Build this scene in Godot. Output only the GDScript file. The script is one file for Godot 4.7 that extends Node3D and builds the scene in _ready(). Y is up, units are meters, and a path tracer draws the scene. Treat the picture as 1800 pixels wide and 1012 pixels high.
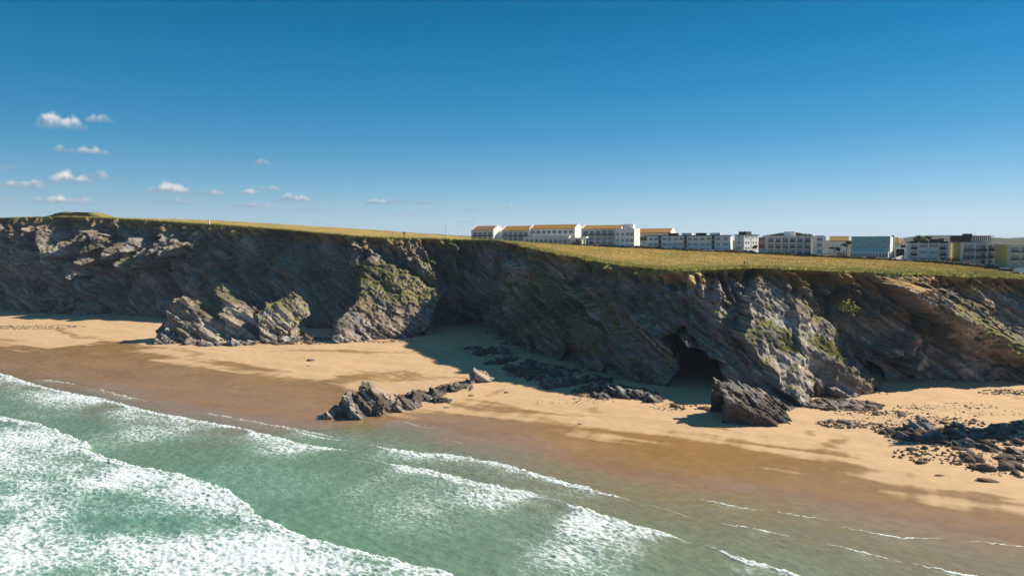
extends Node3D

const EYE := Vector3(0, 50, 0)
var N := FastNoiseLite.new()
var FB := FastNoiseLite.new()
var CE := FastNoiseLite.new()
var taken := {}
var rng := RandomNumberGenerator.new()
var M := {}

# ------------------------------------------------------------------ names and metas
func numbered(called: String) -> String:
	if not taken.has(called):
		taken[called] = 0
		return called
	taken[called] += 1
	return "%s_%03d" % [called, taken[called]]

func tag(o: Node3D, label: String, category := "", group := "", kind := "") -> Node3D:
	o.set_meta("label", label)
	if category: o.set_meta("category", category)
	if group: o.set_meta("group", group)
	if kind: o.set_meta("kind", kind)
	return o

func put(called: String, mesh: Mesh, mat: Material, at := Vector3.ZERO) -> MeshInstance3D:
	var o := MeshInstance3D.new()
	o.name = numbered(called)
	o.mesh = mesh
	if mat: o.material_override = mat
	o.position = at
	add_child(o, true)
	return o

func thing(called: String, label: String, category: String, at: Vector3, turn := 0.0, group := "") -> Node3D:
	var o := Node3D.new()
	o.name = numbered(called)
	add_child(o, true)
	o.position = at
	o.rotation.y = turn
	tag(o, label, category, group)
	return o

func part(parent: Node3D, called: String, mesh: Mesh, mat: Material, at := Vector3.ZERO, turn := Vector3.ZERO) -> MeshInstance3D:
	var o := MeshInstance3D.new()
	o.name = called
	o.mesh = mesh
	if mat: o.material_override = mat
	o.position = at
	o.rotation = turn
	parent.add_child(o, true)
	return o

# ------------------------------------------------------------------ materials
func plain(c: Color, rough := 0.85, metal := 0.0) -> StandardMaterial3D:
	var m := StandardMaterial3D.new()
	m.albedo_color = c.linear_to_srgb()
	m.roughness = rough
	m.metallic = metal
	return m

func noise_tex(freq: float, lo: float, hi: float, size := 512, oct := 5, sd := 1, bump := false) -> NoiseTexture2D:
	var f := FastNoiseLite.new()
	f.noise_type = FastNoiseLite.TYPE_SIMPLEX_SMOOTH
	f.frequency = freq
	f.fractal_octaves = oct
	f.seed = sd
	var t := NoiseTexture2D.new()
	t.width = size
	t.height = size
	t.seamless = true
	t.noise = f
	if bump:
		t.as_normal_map = true
		t.bump_strength = 6.0
	else:
		var g := Gradient.new()
		g.set_color(0, Color(lo, lo, lo))
		g.set_color(1, Color(hi, hi, hi))
		t.color_ramp = g
	return t

func grained(c: Color, rough: float, tex: Texture2D, metres: float, bump: Texture2D = null, strength := 1.0, vertex := false) -> StandardMaterial3D:
	var m := plain(c, rough)
	m.vertex_color_use_as_albedo = vertex
	m.albedo_texture = tex
	m.uv1_triplanar = true
	m.uv1_world_triplanar = true
	m.uv1_scale = Vector3.ONE / metres
	if bump:
		m.normal_enabled = true
		m.normal_texture = bump
		m.normal_scale = strength
	return m

func make_materials() -> void:
	var speck := noise_tex(0.03, 0.72, 1.0, 512, 5, 3)
	var rough_bump := noise_tex(0.02, 0, 1, 512, 5, 4, true)
	M.rock = grained(Color.WHITE, 0.92, speck, 9.0, rough_bump, 0.9, true)
	M.rock.metallic_specular = 0.3
	M.boulder = grained(Color(0.19, 0.143, 0.108), 0.9, speck, 5.0, rough_bump, 1.0)
	M.boulder.metallic_specular = 0.25
	M.boulder_brown = grained(Color(0.19, 0.15, 0.12), 0.85, speck, 5.0, rough_bump, 1.0)
	M.boulder_grey = grained(Color(0.27, 0.215, 0.17), 0.85, speck, 5.0, rough_bump, 1.0)
	M.ground = grained(Color.WHITE, 1.0, noise_tex(0.05, 0.55, 1.0, 512, 5, 8), 7.0, rough_bump, 0.7, true)
	M.ground.metallic_specular = 0.1
	M.tuft = plain(Color.WHITE, 1.0)
	M.tuft.vertex_color_use_as_albedo = true
	M.tuft.metallic_specular = 0.1
	M.tuft.backlight_enabled = true
	M.tuft.backlight = Color(0.3, 0.3, 0.12)
	M.leaf = plain(Color.WHITE, 0.9)
	M.leaf.vertex_color_use_as_albedo = true
	var wall_speck := noise_tex(0.01, 0.92, 1.0, 256, 4, 21)
	for q in [["white", Color(0.89, 0.88, 0.85)], ["cream", Color(0.87, 0.83, 0.74)], ["offwhite", Color(0.87, 0.86, 0.83)], ["grey", Color(0.33, 0.33, 0.33)], ["blue", Color(0.30, 0.52, 0.56)], ["yellow", Color(0.80, 0.57, 0.14)], ["brown", Color(0.12, 0.075, 0.06)], ["slate", Color(0.07, 0.075, 0.085)], ["stone", Color(0.66, 0.61, 0.50)]]:
		M[q[0]] = grained(q[1], 0.9, wall_speck, 6.0)
	M.roof_orange = grained(Color(0.62, 0.31, 0.045), 0.9, noise_tex(0.04, 0.6, 1.0, 256, 4, 22), 4.0)
	M.roof_brown = grained(Color(0.46, 0.20, 0.07), 0.9, noise_tex(0.04, 0.6, 1.0, 256, 4, 22), 4.0)
	M.roof_yellow = grained(Color(0.50, 0.30, 0.06), 0.9, noise_tex(0.04, 0.6, 1.0, 256, 4, 22), 4.0)
	M.glass = plain(Color(0.05, 0.07, 0.085), 0.06)
	M.glass.metallic_specular = 0.9
	M.frame = plain(Color(0.86, 0.86, 0.84), 0.6)
	M.dark = plain(Color(0.02, 0.022, 0.026), 0.5)
	M.rail = plain(Color(0.05, 0.07, 0.075), 0.25)
	M.metal = plain(Color(0.12, 0.12, 0.12), 0.5)
	M.trunk = grained(Color(0.10, 0.075, 0.05), 1.0, speck, 2.0)
	M.tyre = plain(Color(0.02, 0.02, 0.02), 0.8)
	M.skin = plain(Color.WHITE, 0.85)
	M.skin.vertex_color_use_as_albedo = true

# ------------------------------------------------------------------ ground heights
const TPS := [[-5.3203, -5.6000, -0.35364], [-4.4686, -5.3500, 0.35854], [-3.7951, -5.1500, -1.73846], [-3.4730, -5.0500, 0.82234], [-3.1520, -5.0000, 2.02291], [-2.8430, -4.9600, -1.14900], [-2.3344, -4.7500, -0.68374], [-1.8640, -4.5500, 0.68969], [-1.4164, -4.3200, 0.24639], [-1.1229, -4.1500, 1.19011], [-0.8423, -3.9500, -1.32097], [-0.5832, -3.9500, -2.45948], [-0.3628, -4.0200, 2.62851], [-0.1641, -4.0000, 11.37500], [-0.0462, -3.7500, 1.42328], [0.0144, -3.5000, -2.91693], [0.0800, -3.2500, 1.04981], [0.2060, -2.9500, -0.85776], [0.3130, -2.7200, 3.38352], [0.4387, -2.5400, -4.49311], [0.5679, -2.3800, -6.41820], [0.6852, -2.3800, -0.88039], [0.8124, -2.3800, 12.40288], [0.9377, -2.4000, -0.37327], [1.0639, -2.4400, 0.22801], [1.2039, -2.4800, -2.32395], [1.3166, -2.5000, -3.62264], [1.4608, -2.5000, 4.78726], [1.6595, -2.5200, -3.82637], [1.8748, -2.5300, -8.16182], [2.0837, -2.4800, -7.32470], [2.2551, -2.2800, 0.57381], [0.0000, -4.1800, -8.51212], [0.3324, -4.0500, 2.75479], [0.6437, -3.9200, -1.51269], [0.9165, -3.7200, -6.29111], [1.1276, -3.5200, 3.21763], [1.3762, -3.3500, -0.96645], [1.5532, -3.1500, -0.66104], [1.6975, -2.9500, 0.88078], [1.8223, -2.7700, 11.97072], [1.9992, -2.7000, 8.60858], [2.2058, -2.6800, -3.52915], [-2.6208, -6.4000, 5.93532], [-1.8354, -5.6000, 0.29768], [-1.3771, -5.6000, -1.29972], [-0.9184, -5.6000, 1.41350], [-0.1826, -4.4500, -6.53875], [0.3546, -4.3200, 4.80972], [0.6983, -4.0500, -17.50617], [0.7881, -4.0000, 19.97968], [1.1915, -3.7200, 0.56194], [1.4377, -3.5000, -1.31889], [1.6516, -3.3500, -0.35888], [1.8302, -3.0500, -1.88193], [1.9553, -2.9000, -3.30218], [2.0497, -2.8000, 2.90914], [-3.6000, -7.2000, -1.11234], [-2.5000, -6.4000, -4.39999], [-6.0000, -6.2000, 0.25716], [-5.6000, -9.0000, -0.09522], [0.0000, -7.6000, -0.97797], [2.0000, -6.4000, 0.67824], [4.0000, -4.8000, 0.01483], [3.0000, -3.0000, 0.06435], [4.2000, -2.6000, 0.41368], [2.6000, -2.0500, 1.69275], [-1.5000, -7.6000, 0.77272], [1.2000, -5.0000, -1.24622]]
const TPC := [46.6157, -0.6289, -2.4787]
const CLIFF := [[-480.65, -501.86, -532.03, -560], [-416.47, -494.51, -446.86, -535], [-360.16, -484.62, -379.51, -515], [-327.62, -472.25, -347.3, -505], [-297.5, -467.8, -315.2, -500], [-268, -463.53, -284.3, -496], [-217.32, -438.35, -233.44, -475], [-173.06, -418.76, -186.4, -455], [-132.56, -400.84, -141.64, -432], [-104.94, -384.51, -112.29, -415], [-78.4, -379.14, -84.23, -395], [-51.15, -386.55, -58.32, -395], [-32.61, -394.44, -36.28, -402], [-16.3, -394.35, -16.41, -400], [-10.51, -373.62, -4.62, -375], [-8.3, -334.34, 1.44, -350], [-1.29, -312.52, 8, -325], [10.73, -287.58, 20.6, -295], [22.21, -267.62, 31.3, -272], [37.89, -240.03, 43.87, -254], [51.27, -220.14, 56.79, -238], [62.41, -214.29, 68.52, -238], [73.99, -211.68, 81.24, -238], [89.51, -215.15, 93.77, -240], [99.1, -220.63, 106.39, -244], [108.8, -225.6, 120.39, -248], [121.36, -231.75, 131.66, -250], [138.03, -237.3, 146.08, -250], [156.34, -235.16, 165.95, -252], [171.58, -229.33, 187.48, -253], [186.19, -219.46, 208.37, -248], [205.56, -205.77, 225.51, -228]]

func beach_y(x: float, z: float) -> float:
	var t := (x + 200.0) * 0.472 - (z + 270.0) * 0.882
	return 0.02 * t if t < 0.0 else 3.2 * (1.0 - exp(-t / 50.0))

var tx := PackedFloat32Array()
var tz := PackedFloat32Array()
var tw := PackedFloat32Array()
func plateau(x: float, z: float) -> float:
	var far := smoothstep(480.0, 1000.0, Vector2(x, z + 320.0).length())
	var y := 0.0
	if far < 1.0:
		var a := x * 0.01
		var b := z * 0.01
		y = TPC[0] + TPC[1] * a + TPC[2] * b
		for i in tx.size():
			var dx := a - tx[i]
			var dz := b - tz[i]
			var d := dx * dx + dz * dz + 1e-9
			y += tw[i] * 0.5 * d * log(d)
	if far > 0.0:
		var h := 48.0 + 7.0 * N.get_noise_2d(x * 0.0011, z * 0.0011)
		h += 44.0 * exp(-pow((x - 1990.0) / 230.0, 2) - pow((z + 3200.0) / 500.0, 2)) + 52.0 * exp(-pow((x - 3300.0) / 800.0, 2) - pow((z + 3800.0) / 700.0, 2))
		h += 16.0 * smoothstep(-100.0, -500.0, x)
		y = lerpf(y, h, far)
	return y

# ------------------------------------------------------------------ rock relief
func strata(p: Vector3, k := 1.0) -> float:
	# beds of uneven thickness, each standing out or back, with a sharp lip and an undercut
	var w := p.x * 0.56 + p.y * 0.82 + p.z * 0.10 + 1.1 * N.get_noise_3d(p.x * 0.03, p.y * 0.03, p.z * 0.03)
	var u := p.x * 0.82 - p.y * 0.56
	var x := w * 0.42 * k + 0.5 * N.get_noise_3d(u * 0.02 * k, p.z * 0.02, w * 0.05)
	var i := floorf(x)
	var h := clampf(N.get_noise_3d(i * 17.3, u * 0.035 * k, p.z * 0.035 * k) * 1.8, -1.0, 1.0)
	var a := h * 0.65 + (x - i - 0.5) * (0.75 + 0.5 * h)
	x = w * 1.25 * k + 0.4 * N.get_noise_3d(u * 0.06 * k, p.z * 0.06, w * 0.1)
	i = floorf(x)
	h = clampf(N.get_noise_3d(i * 11.7, u * 0.10 * k, p.z * 0.10 * k) * 1.8, -1.0, 1.0)
	return a * 0.75 + (h * 0.55 + (x - i - 0.5) * 0.7) * 0.38

# blocks parted by joints: a different step out for each
func blocks(p: Vector3, k: float) -> float:
	var w := (p.x * 0.56 + p.y * 0.82 + p.z * 0.10) * k
	var u := (p.x * 0.82 - p.y * 0.56) * k
	return CE.get_noise_3d(w * 1.0, u * 0.38, p.z * 0.45 * k)

func dip_w(p: Vector3) -> float:
	return p.x * 0.56 + p.y * 0.82 + p.z * 0.10

func mixc(a: Color, b: Color, t: float) -> Color:
	return a.lerp(b, clampf(t, 0.0, 1.0))

const C_BASE := Color(0.42, 0.335, 0.265)
const C_BLUE := Color(0.265, 0.262, 0.262)
const C_PURPLE := Color(0.30, 0.245, 0.235)
const C_PALE := Color(0.56, 0.51, 0.44)
const C_OCHRE := Color(0.42, 0.28, 0.12)
const C_WET := Color(0.075, 0.060, 0.050)
const C_VEG := Color(0.16, 0.18, 0.040)
const C_VEG2 := Color(0.27, 0.25, 0.08)
const C_VEGDARK := Color(0.055, 0.075, 0.028)

func rock_color(p: Vector3, n: Vector3, pale: float, ochre: float, veg: float, wet_top: float) -> Color:
	var w := dip_w(p) + 1.1 * N.get_noise_3d(p.x * 0.03, p.y * 0.03, p.z * 0.03)
	var u := p.x * 0.82 - p.y * 0.56
	var s1 := N.get_noise_3d(w * 0.22 + 11.0, u * 0.02, p.z * 0.02)
	var s2 := FB.get_noise_3d(p.x * 0.022, p.y * 0.022, p.z * 0.022)
	var s3 := N.get_noise_3d(w * 0.55, u * 0.035, p.z * 0.05)
	var s4 := FB.get_noise_3d(p.x * 0.35, p.y * 0.35, p.z * 0.35)
	var c := mixc(C_BASE, C_BLUE, 0.5 + s1 * 0.9 + s2 * 0.4)
	c = mixc(c, C_PURPLE, smoothstep(0.05, 0.45, s2 - s1 * 0.3) * 0.8)
	c = mixc(c, C_PALE, smoothstep(0.15, 0.8, s3 * 0.5 + s4 * 0.45 + pale))
	c = mixc(c, C_OCHRE, smoothstep(0.3, 0.8, ochre + s4 * 0.5 + s1 * 0.3))
	var bed := N.get_noise_3d(floorf(w * 1.25) * 5.3, u * 0.05, p.z * 0.05)
	var bedded := smoothstep(-0.25, 0.25, N.get_noise_3d(p.x * 0.016, p.y * 0.016, p.z * 0.016 + 20.0))
	c = c * clampf(1.0 + 0.45 * s4 + 0.35 * s3 + 0.35 * s1 + (0.15 + 0.45 * bedded) * bed + 0.8 * s2, 0.35, 2.0)
	if veg > -1.0:
		var s5 := FB.get_noise_3d(p.x * 0.03 + 100.0, p.y * 0.04, p.z * 0.03)
		c = mixc(c, C_VEGDARK, smoothstep(0.08, 0.32, s5 + s4 * 0.25) * 0.55)
	if veg > -1.0:
		var g := smoothstep(0.42, 0.68, n.y * 0.8 + veg * 0.5 + s4 * 0.45 + s2 * 0.25)
		var gc := mixc(C_VEG, C_VEG2, 0.5 + s2 + s4 * 0.6)
		gc = mixc(gc, C_VEGDARK, smoothstep(0.05, 0.6, -s4 + s3 * 0.4) * 0.6)
		c = mixc(c, gc, g)
	c = mixc(c, C_WET, smoothstep(wet_top + 1.5, wet_top - 1.5, p.y + s4 * 3.0) * 0.85)
	c.a = 1.0
	return c

# ------------------------------------------------------------------ mesh helpers
func build(v: PackedVector3Array, n: PackedVector3Array, idx: PackedInt32Array, c := PackedColorArray(), uv := PackedVector2Array()) -> ArrayMesh:
	var wrong := 0
	var step := maxi(1, idx.size() / 3 / 200)
	for k in range(0, idx.size() / 3, step):
		var a := v[idx[k * 3]]
		if (v[idx[k * 3 + 1]] - a).cross(v[idx[k * 3 + 2]] - a).dot(n[idx[k * 3]]) > 0.0: wrong += 1
		else: wrong -= 1
	if wrong > 0:
		for k in range(0, idx.size(), 3):
			var t := idx[k]
			idx[k] = idx[k + 1]
			idx[k + 1] = t
	var arr := []
	arr.resize(Mesh.ARRAY_MAX)
	arr[Mesh.ARRAY_VERTEX] = v
	arr[Mesh.ARRAY_NORMAL] = n
	arr[Mesh.ARRAY_INDEX] = idx
	if c.size(): arr[Mesh.ARRAY_COLOR] = c
	if uv.size(): arr[Mesh.ARRAY_TEX_UV] = uv
	var m := ArrayMesh.new()
	m.add_surface_from_arrays(Mesh.PRIMITIVE_TRIANGLES, arr)
	return m

func grid_index(w: int, h: int, keep := PackedByteArray()) -> PackedInt32Array:
	var idx := PackedInt32Array()
	for i in w - 1:
		for j in h - 1:
			var a := i * h + j
			var b := a + h
			if keep.size() and not (keep[a] and keep[b] and keep[a + 1] and keep[b + 1]): continue
			idx.append_array(PackedInt32Array([a, b, a + 1, a + 1, b, b + 1]))
	return idx

func grid_normals(v: PackedVector3Array, w: int, h: int, toward: Vector3) -> PackedVector3Array:
	var n := PackedVector3Array()
	n.resize(v.size())
	for i in w:
		var i0 := maxi(i - 1, 0) * h
		var i1 := mini(i + 1, w - 1) * h
		for j in h:
			var q := (v[i1 + j] - v[i0 + j]).cross(v[i * h + mini(j + 1, h - 1)] - v[i * h + maxi(j - 1, 0)]).normalized()
			if q.length_squared() < 0.5: q = toward if toward != Vector3.ZERO else v[i * h + j].normalized()
			n[i * h + j] = q
	var s := 0.0
	for k in range(0, n.size(), 97 if toward != Vector3.ZERO else 1): s += n[k].dot(toward if toward != Vector3.ZERO else v[k])
	if s < 0.0:
		for k in n.size(): n[k] = -n[k]
	return n

func pl(n: Vector3, p: Vector3) -> Plane:
	n = n.normalized()
	return Plane(n, n.dot(p))

func pl3(a: Vector3, b: Vector3, c: Vector3, inside: Vector3) -> Plane:
	var n := (b - a).cross(c - a).normalized()
	if n.dot(inside - a) > 0.0: n = -n
	return Plane(n, n.dot(a))

func sight(a: Vector3, b: Vector3, inside: Vector3) -> Plane:
	return pl3(a, b, EYE, inside)

# surface nets over a union of convex bodies, roughened along the bedding
func rock_mesh(bodies: Array, lo: Vector3, hi: Vector3, c: float, amp: float, paint: Array) -> ArrayMesh:
	var nx := int((hi.x - lo.x) / c) + 2
	var ny := int((hi.y - lo.y) / c) + 2
	var nz := int((hi.z - lo.z) / c) + 2
	var f := PackedFloat32Array()
	f.resize(nx * ny * nz)
	# coarse cubes of four cells first: those far from every face need no closer look
	var reach := amp * 2.6 + c * 2.0
	for bi in range(0, nx, 4):
		for bj in range(0, ny, 4):
			for bk in range(0, nz, 4):
				var mid := lo + Vector3(bi + 1.5, bj + 1.5, bk + 1.5) * c
				var dm := 1e9
				var near := []
				for b in bodies:
					var m := -1e9
					for q: Plane in b:
						m = maxf(m, q.distance_to(mid))
					dm = minf(dm, m)
					if m < c * 6.0 + reach + 0.5: near.append(b)
				var skip := absf(dm) > c * 3.0 + reach
				for i in range(bi, mini(bi + 4, nx)):
					for j in range(bj, mini(bj + 4, ny)):
						for k in range(bk, mini(bk + 4, nz)):
							var d := dm
							if not skip:
								var p := lo + Vector3(i, j, k) * c
								d = 1e9
								for b in near:
									var m := -1e9
									for q: Plane in b:
										m = maxf(m, q.distance_to(p))
										if m > d: break
									d = minf(d, m)
								if absf(d) < reach:
									d -= amp * 0.28 * blocks(p, 0.75) + amp * 0.15 * blocks(p, 1.9) + amp * 1.1 * strata(p) + amp * 0.9 * FB.get_noise_3d(p.x * 0.22, p.y * 0.22, p.z * 0.22) + amp * 0.25 * N.get_noise_3d(p.x * 1.1, p.y * 1.1, p.z * 1.1)
							f[(i * ny + j) * nz + k] = d
	var vi := PackedInt32Array()
	vi.resize(nx * ny * nz)
	vi.fill(-1)
	var v := PackedVector3Array()
	var idx := PackedInt32Array()
	var si := ny * nz
	for i in nx - 1:
		for j in ny - 1:
			for k in nz - 1:
				var o := i * si + j * nz + k
				var inside := 0
				var f0 := f[o]
				if f0 < 0: inside += 1
				for q in 7:
					var b := q + 1
					if f[o + (si if b & 1 else 0) + (nz if b & 2 else 0) + (1 if b & 4 else 0)] < 0: inside += 1
				if inside == 0 or inside == 8: continue
				var s := Vector3.ZERO
				var cnt := 0
				for e in EDGES:
					var a := f[o + (si if e[0] & 1 else 0) + (nz if e[0] & 2 else 0) + (1 if e[0] & 4 else 0)]
					var b := f[o + (si if e[1] & 1 else 0) + (nz if e[1] & 2 else 0) + (1 if e[1] & 4 else 0)]
					if (a < 0) == (b < 0): continue
					var t := a / (a - b)
					var pa := Vector3(e[0] & 1, (e[0] >> 1) & 1, (e[0] >> 2) & 1)
					var pb := Vector3(e[1] & 1, (e[1] >> 1) & 1, (e[1] >> 2) & 1)
					s += pa.lerp(pb, t)
					cnt += 1
				vi[o] = v.size()
				v.append(lo + (Vector3(i, j, k) + s / cnt) * c)
	var n := PackedVector3Array()
	n.resize(v.size())
	for i in range(1, nx - 1):
		for j in range(1, ny - 1):
			for k in range(1, nz - 1):
				var o := i * si + j * nz + k
				var neg := f[o] < 0
				for ax in 3:
					var st: int = [si, nz, 1][ax]
					if neg == (f[o + st] < 0): continue
					var s1: int = [nz, 1, si][ax]
					var s2: int = [1, si, nz][ax]
					var q := [vi[o], vi[o - s1], vi[o - s1 - s2], vi[o - s2]]
					if q.min() < 0: continue
					if neg: q.reverse()
					idx.append_array(PackedInt32Array([q[0], q[1], q[2], q[0], q[2], q[3]]))
					var fn := -(v[q[1]] - v[q[0]]).cross(v[q[2]] - v[q[0]])
					# outward: from inside to outside along the axis
					var dirv := Vector3(1 if ax == 0 else 0, 1 if ax == 1 else 0, 1 if ax == 2 else 0) * (1.0 if neg else -1.0)
					if fn.dot(dirv) < 0: fn = -fn
					for w in q: n[w] += fn
	var col := PackedColorArray()
	col.resize(v.size())
	for k in v.size():
		n[k] = n[k].normalized()
		var hh := (v[k].y - lo.y) / (hi.y - lo.y)
		col[k] = rock_color(v[k], n[k], paint[0], paint[1] * hh, paint[2] + hh * 0.25, paint[3])
	return build(v, n, idx, col)

const EDGES := [[0, 1], [2, 3], [4, 5], [6, 7], [0, 2], [1, 3], [4, 6], [5, 7], [0, 4], [1, 5], [2, 6], [3, 7]]

# ------------------------------------------------------------------ sky and sun
const SUN_TO := Vector3(0.722, 0.62, -0.245)
# elevation in degrees, sRGB colour of the clear air
const AIR := [[0.0, 0.68, 0.75, 0.775], [2.0, 0.59, 0.70, 0.75], [5.0, 0.41, 0.61, 0.725], [8.5, 0.245, 0.52, 0.68], [12.0, 0.155, 0.46, 0.645], [16.0, 0.085, 0.405, 0.59], [20.0, 0.045, 0.355, 0.53], [27.0, 0.10, 0.36, 0.53], [40.0, 0.15, 0.37, 0.525], [90.0, 0.17, 0.365, 0.51]]

func air(e: float) -> Color:
	for k in AIR.size() - 1:
		if e <= AIR[k + 1][0]:
			var t: float = (e - AIR[k][0]) / (AIR[k + 1][0] - AIR[k][0])
			return Color(lerpf(AIR[k][1], AIR[k + 1][1], t), lerpf(AIR[k][2], AIR[k + 1][2], t), lerpf(AIR[k][3], AIR[k + 1][3], t))
	return Color(AIR[-1][1], AIR[-1][2], AIR[-1][3])

func make_sky() -> void:
	var W := 4096
	var Hh := 2048
	var im := Image.create_empty(W, Hh, false, Image.FORMAT_RGB8)
	for r in Hh:
		var e := 90.0 - (r + 0.5) / Hh * 180.0
		# a little brighter towards the sun's side
		for b in 128:
			var az := deg_to_rad((b + 0.5) / 128.0 * 360.0)
			var g := 0.5 + 0.5 * Vector2(sin(az), -cos(az)).dot(Vector2(SUN_TO.x, SUN_TO.z).normalized())
			var c := air(maxf(e, 0.0))
			var k := 0.90 + 0.18 * g * g
			im.fill_rect(Rect2i(b * 32, r, 32, 1), Color(c.r * k + 0.03 * g * g, c.g * k, minf(c.b * k, 1.0)))
	# small fair-weather clouds: azimuth (0 ahead, positive right), elevation of the base, width, height in degrees, whiteness
	var clouds := []
	for q in CLOUDS:
		var az := rad_to_deg(atan((q[0] - 900.0) / 1216.0))
		var el := rad_to_deg(atan((430.0 - q[1]) / 1216.0 * cos(deg_to_rad(az))))
		clouds.append([az, el, q[2] * 1.12 / 1216.0 * 57.3 * pow(cos(deg_to_rad(az)), 2), q[3] * 0.95 / 1216.0 * 57.3 * cos(deg_to_rad(az)), q[4]])
	for k in 90:
		var a := rng.randf_range(48.0, 320.0)
		var el := pow(rng.randf(), 2.0) * 11.0 + 1.2
		var w := rng.randf_range(0.8, 3.2)
		clouds.append([a, el, w, w * rng.randf_range(0.14, 0.3), rng.randf_range(0.3, 1.0)])
	var f := FastNoiseLite.new()
	f.noise_type = FastNoiseLite.TYPE_SIMPLEX_SMOOTH
	f.frequency = 1.0
	f.fractal_octaves = 5
	f.seed = 5
	var k := 0
	for c in clouds:
		k += 1
		var x0 := int((c[0] - c[2] * 0.75) / 360.0 * W)
		var x1 := int((c[0] + c[2] * 0.75) / 360.0 * W)
		var y0 := int((90.0 - c[1] - c[3] * 1.35) / 180.0 * Hh)
		var y1 := int((90.0 - c[1] + c[3] * 0.4) / 180.0 * Hh)
		for y in range(y0, y1 + 1):
			for xx in range(x0, x1 + 1):
				var u: float = ((xx + 0.5) / W * 360.0 - c[0]) / c[2] * 2.0
				var v: float = (90.0 - (y + 0.5) / Hh * 180.0 - c[1]) / c[3]
				var n := f.get_noise_3d(u * c[2] * 0.75, v * c[3] * 0.9, k * 7.3)
				var n2 := f.get_noise_3d(u * c[2] * 0.35 + 40.0, v * 0.2, k * 7.3)
				var top := (1.0 - u * u) * (0.75 + 0.9 * n2) + n * 0.55
				var base := 0.12 + n * 0.18 + u * u * 0.1
				var dens := smoothstep(0.0, 0.42, top - v) * smoothstep(-0.28, 0.15, v + base) * smoothstep(1.25, 0.7, absf(u) + n * 0.3)
				dens *= clampf(0.35 + c[4] * 0.9 + n * 0.8, 0.0, 1.0)
				if dens < 0.01: continue
				var lit: float = smoothstep(-0.05, 0.6, v + n * 0.5 + (u * 0.15)) * c[4]
				var e: float = 90.0 - (y + 0.5) / Hh * 180.0
				var shade := Color(0.50, 0.54, 0.60).lerp(air(maxf(e, 0.0)), 0.25)
				var col := shade.lerp(Color(0.80, 0.775, 0.76), clampf(lit, 0.0, 1.0))
				var px := posmod(xx, W)
				im.set_pixel(px, y, im.get_pixel(px, y).lerp(col, clampf(dens, 0.0, 1.0) * 0.94))
	var pano := PanoramaSkyMaterial.new()
	pano.panorama = ImageTexture.create_from_image(im)
	var sky := Sky.new()
	sky.sky_material = pano
	var env := Environment.new()
	env.background_mode = Environment.BG_SKY
	env.sky = sky
	env.background_energy_multiplier = 1.0
	env.tonemap_mode = Environment.TONE_MAPPER_LINEAR
	env.tonemap_exposure = 1.5
	env.fog_enabled = true
	env.fog_density = 0.00008
	env.fog_light_color = Color(0.66, 0.74, 0.85)
	env.sdfgi_enabled = true
	env.ssao_enabled = true
	env.ssil_enabled = true
	var we := WorldEnvironment.new()
	we.name = "environment"
	we.environment = env
	add_child(we)
	var sun := DirectionalLight3D.new()
	sun.name = "sun"
	sun.light_energy = 1.6
	sun.light_color = Color(1.0, 0.94, 0.85)
	sun.light_angular_distance = 0.5
	sun.shadow_enabled = true
	sun.look_at_from_position(SUN_TO * 100.0, Vector3.ZERO, Vector3.UP)
	add_child(sun)

# where the small clouds hang in the air ahead: columns of a lens with 1216 pixels of focal length, rows from its horizon at 430, width, height, whiteness
const CLOUDS := [[117, 222, 90, 26, 1.0], [180, 214, 52, 15, 0.45], [150, 267, 92, 14, 0.8], [130, 319, 92, 20, 1.0], [190, 312, 75, 15, 0.35], [300, 337, 78, 16, 0.85], [372, 341, 48, 9, 0.55], [305, 356, 78, 11, 0.45], [40, 327, 90, 11, 0.55], [68, 324, 30, 9, 0.8], [110, 355, 110, 12, 0.5], [112, 354, 24, 11, 0.95], [150, 353, 30, 8, 0.6], [442, 340, 36, 9, 0.7], [475, 333, 36, 8, 0.6], [518, 351, 66, 15, 1.0], [450, 363, 90, 8, 0.4], [452, 362, 34, 7, 0.9], [464, 288, 26, 9, 0.3], [664, 357, 42, 10, 0.8], [700, 356, 60, 6, 0.2], [748, 357, 30, 8, 0.7], [896, 365, 26, 6, 0.7], [830, 367, 22, 5, 0.3], [820, 390, 40, 4, 0.3], [710, 379, 40, 4, 0.2], [545, 368, 40, 4, 0.2], [30, 299, 50, 10, 0.1], [570, 390, 46, 4, 0.15], [20, 353, 40, 5, 0.2], [50, 370, 30, 5, 0.15]]

# ------------------------------------------------------------------ cliff
var edge_z := PackedFloat32Array()   # the cliff top's z for every metre of x from -700
var top_line := PackedVector3Array()
var top_out := PackedVector3Array()
var ledge_grass := []

func cr(a: float, b: float, c: float, d: float, t: float) -> float:
	return 0.5 * (2.0 * b + (c - a) * t + (2.0 * a - 5.0 * b + 4.0 * c - d) * t * t + (3.0 * b - a - 3.0 * c + d) * t * t * t)

func line_at(f: float, ch: int) -> float:
	var k := clampi(int(f), 0, CLIFF.size() - 2)
	var m := CLIFF.size() - 1
	return cr(CLIFF[maxi(k - 1, 0)][ch], CLIFF[k][ch], CLIFF[k + 1][ch], CLIFF[mini(k + 2, m)][ch], f - k)

var bodies := []

func buttress(x0: float, x1: float, planes: Array) -> void:
	bodies.append([x0, x1, planes])

func body_z(x: float, y: float, planes: Array) -> float:
	var zf := 1e9
	var zb := -1e9
	for q: Plane in planes:
		var c := q.d - q.normal.x * x - q.normal.y * y
		if q.normal.z > 1e-4: zf = minf(zf, c / q.normal.z)
		elif q.normal.z < -1e-4: zb = maxf(zb, c / q.normal.z)
		elif c < 0.0: return -1e9
	return zf if zf >= zb else -1e9

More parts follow.
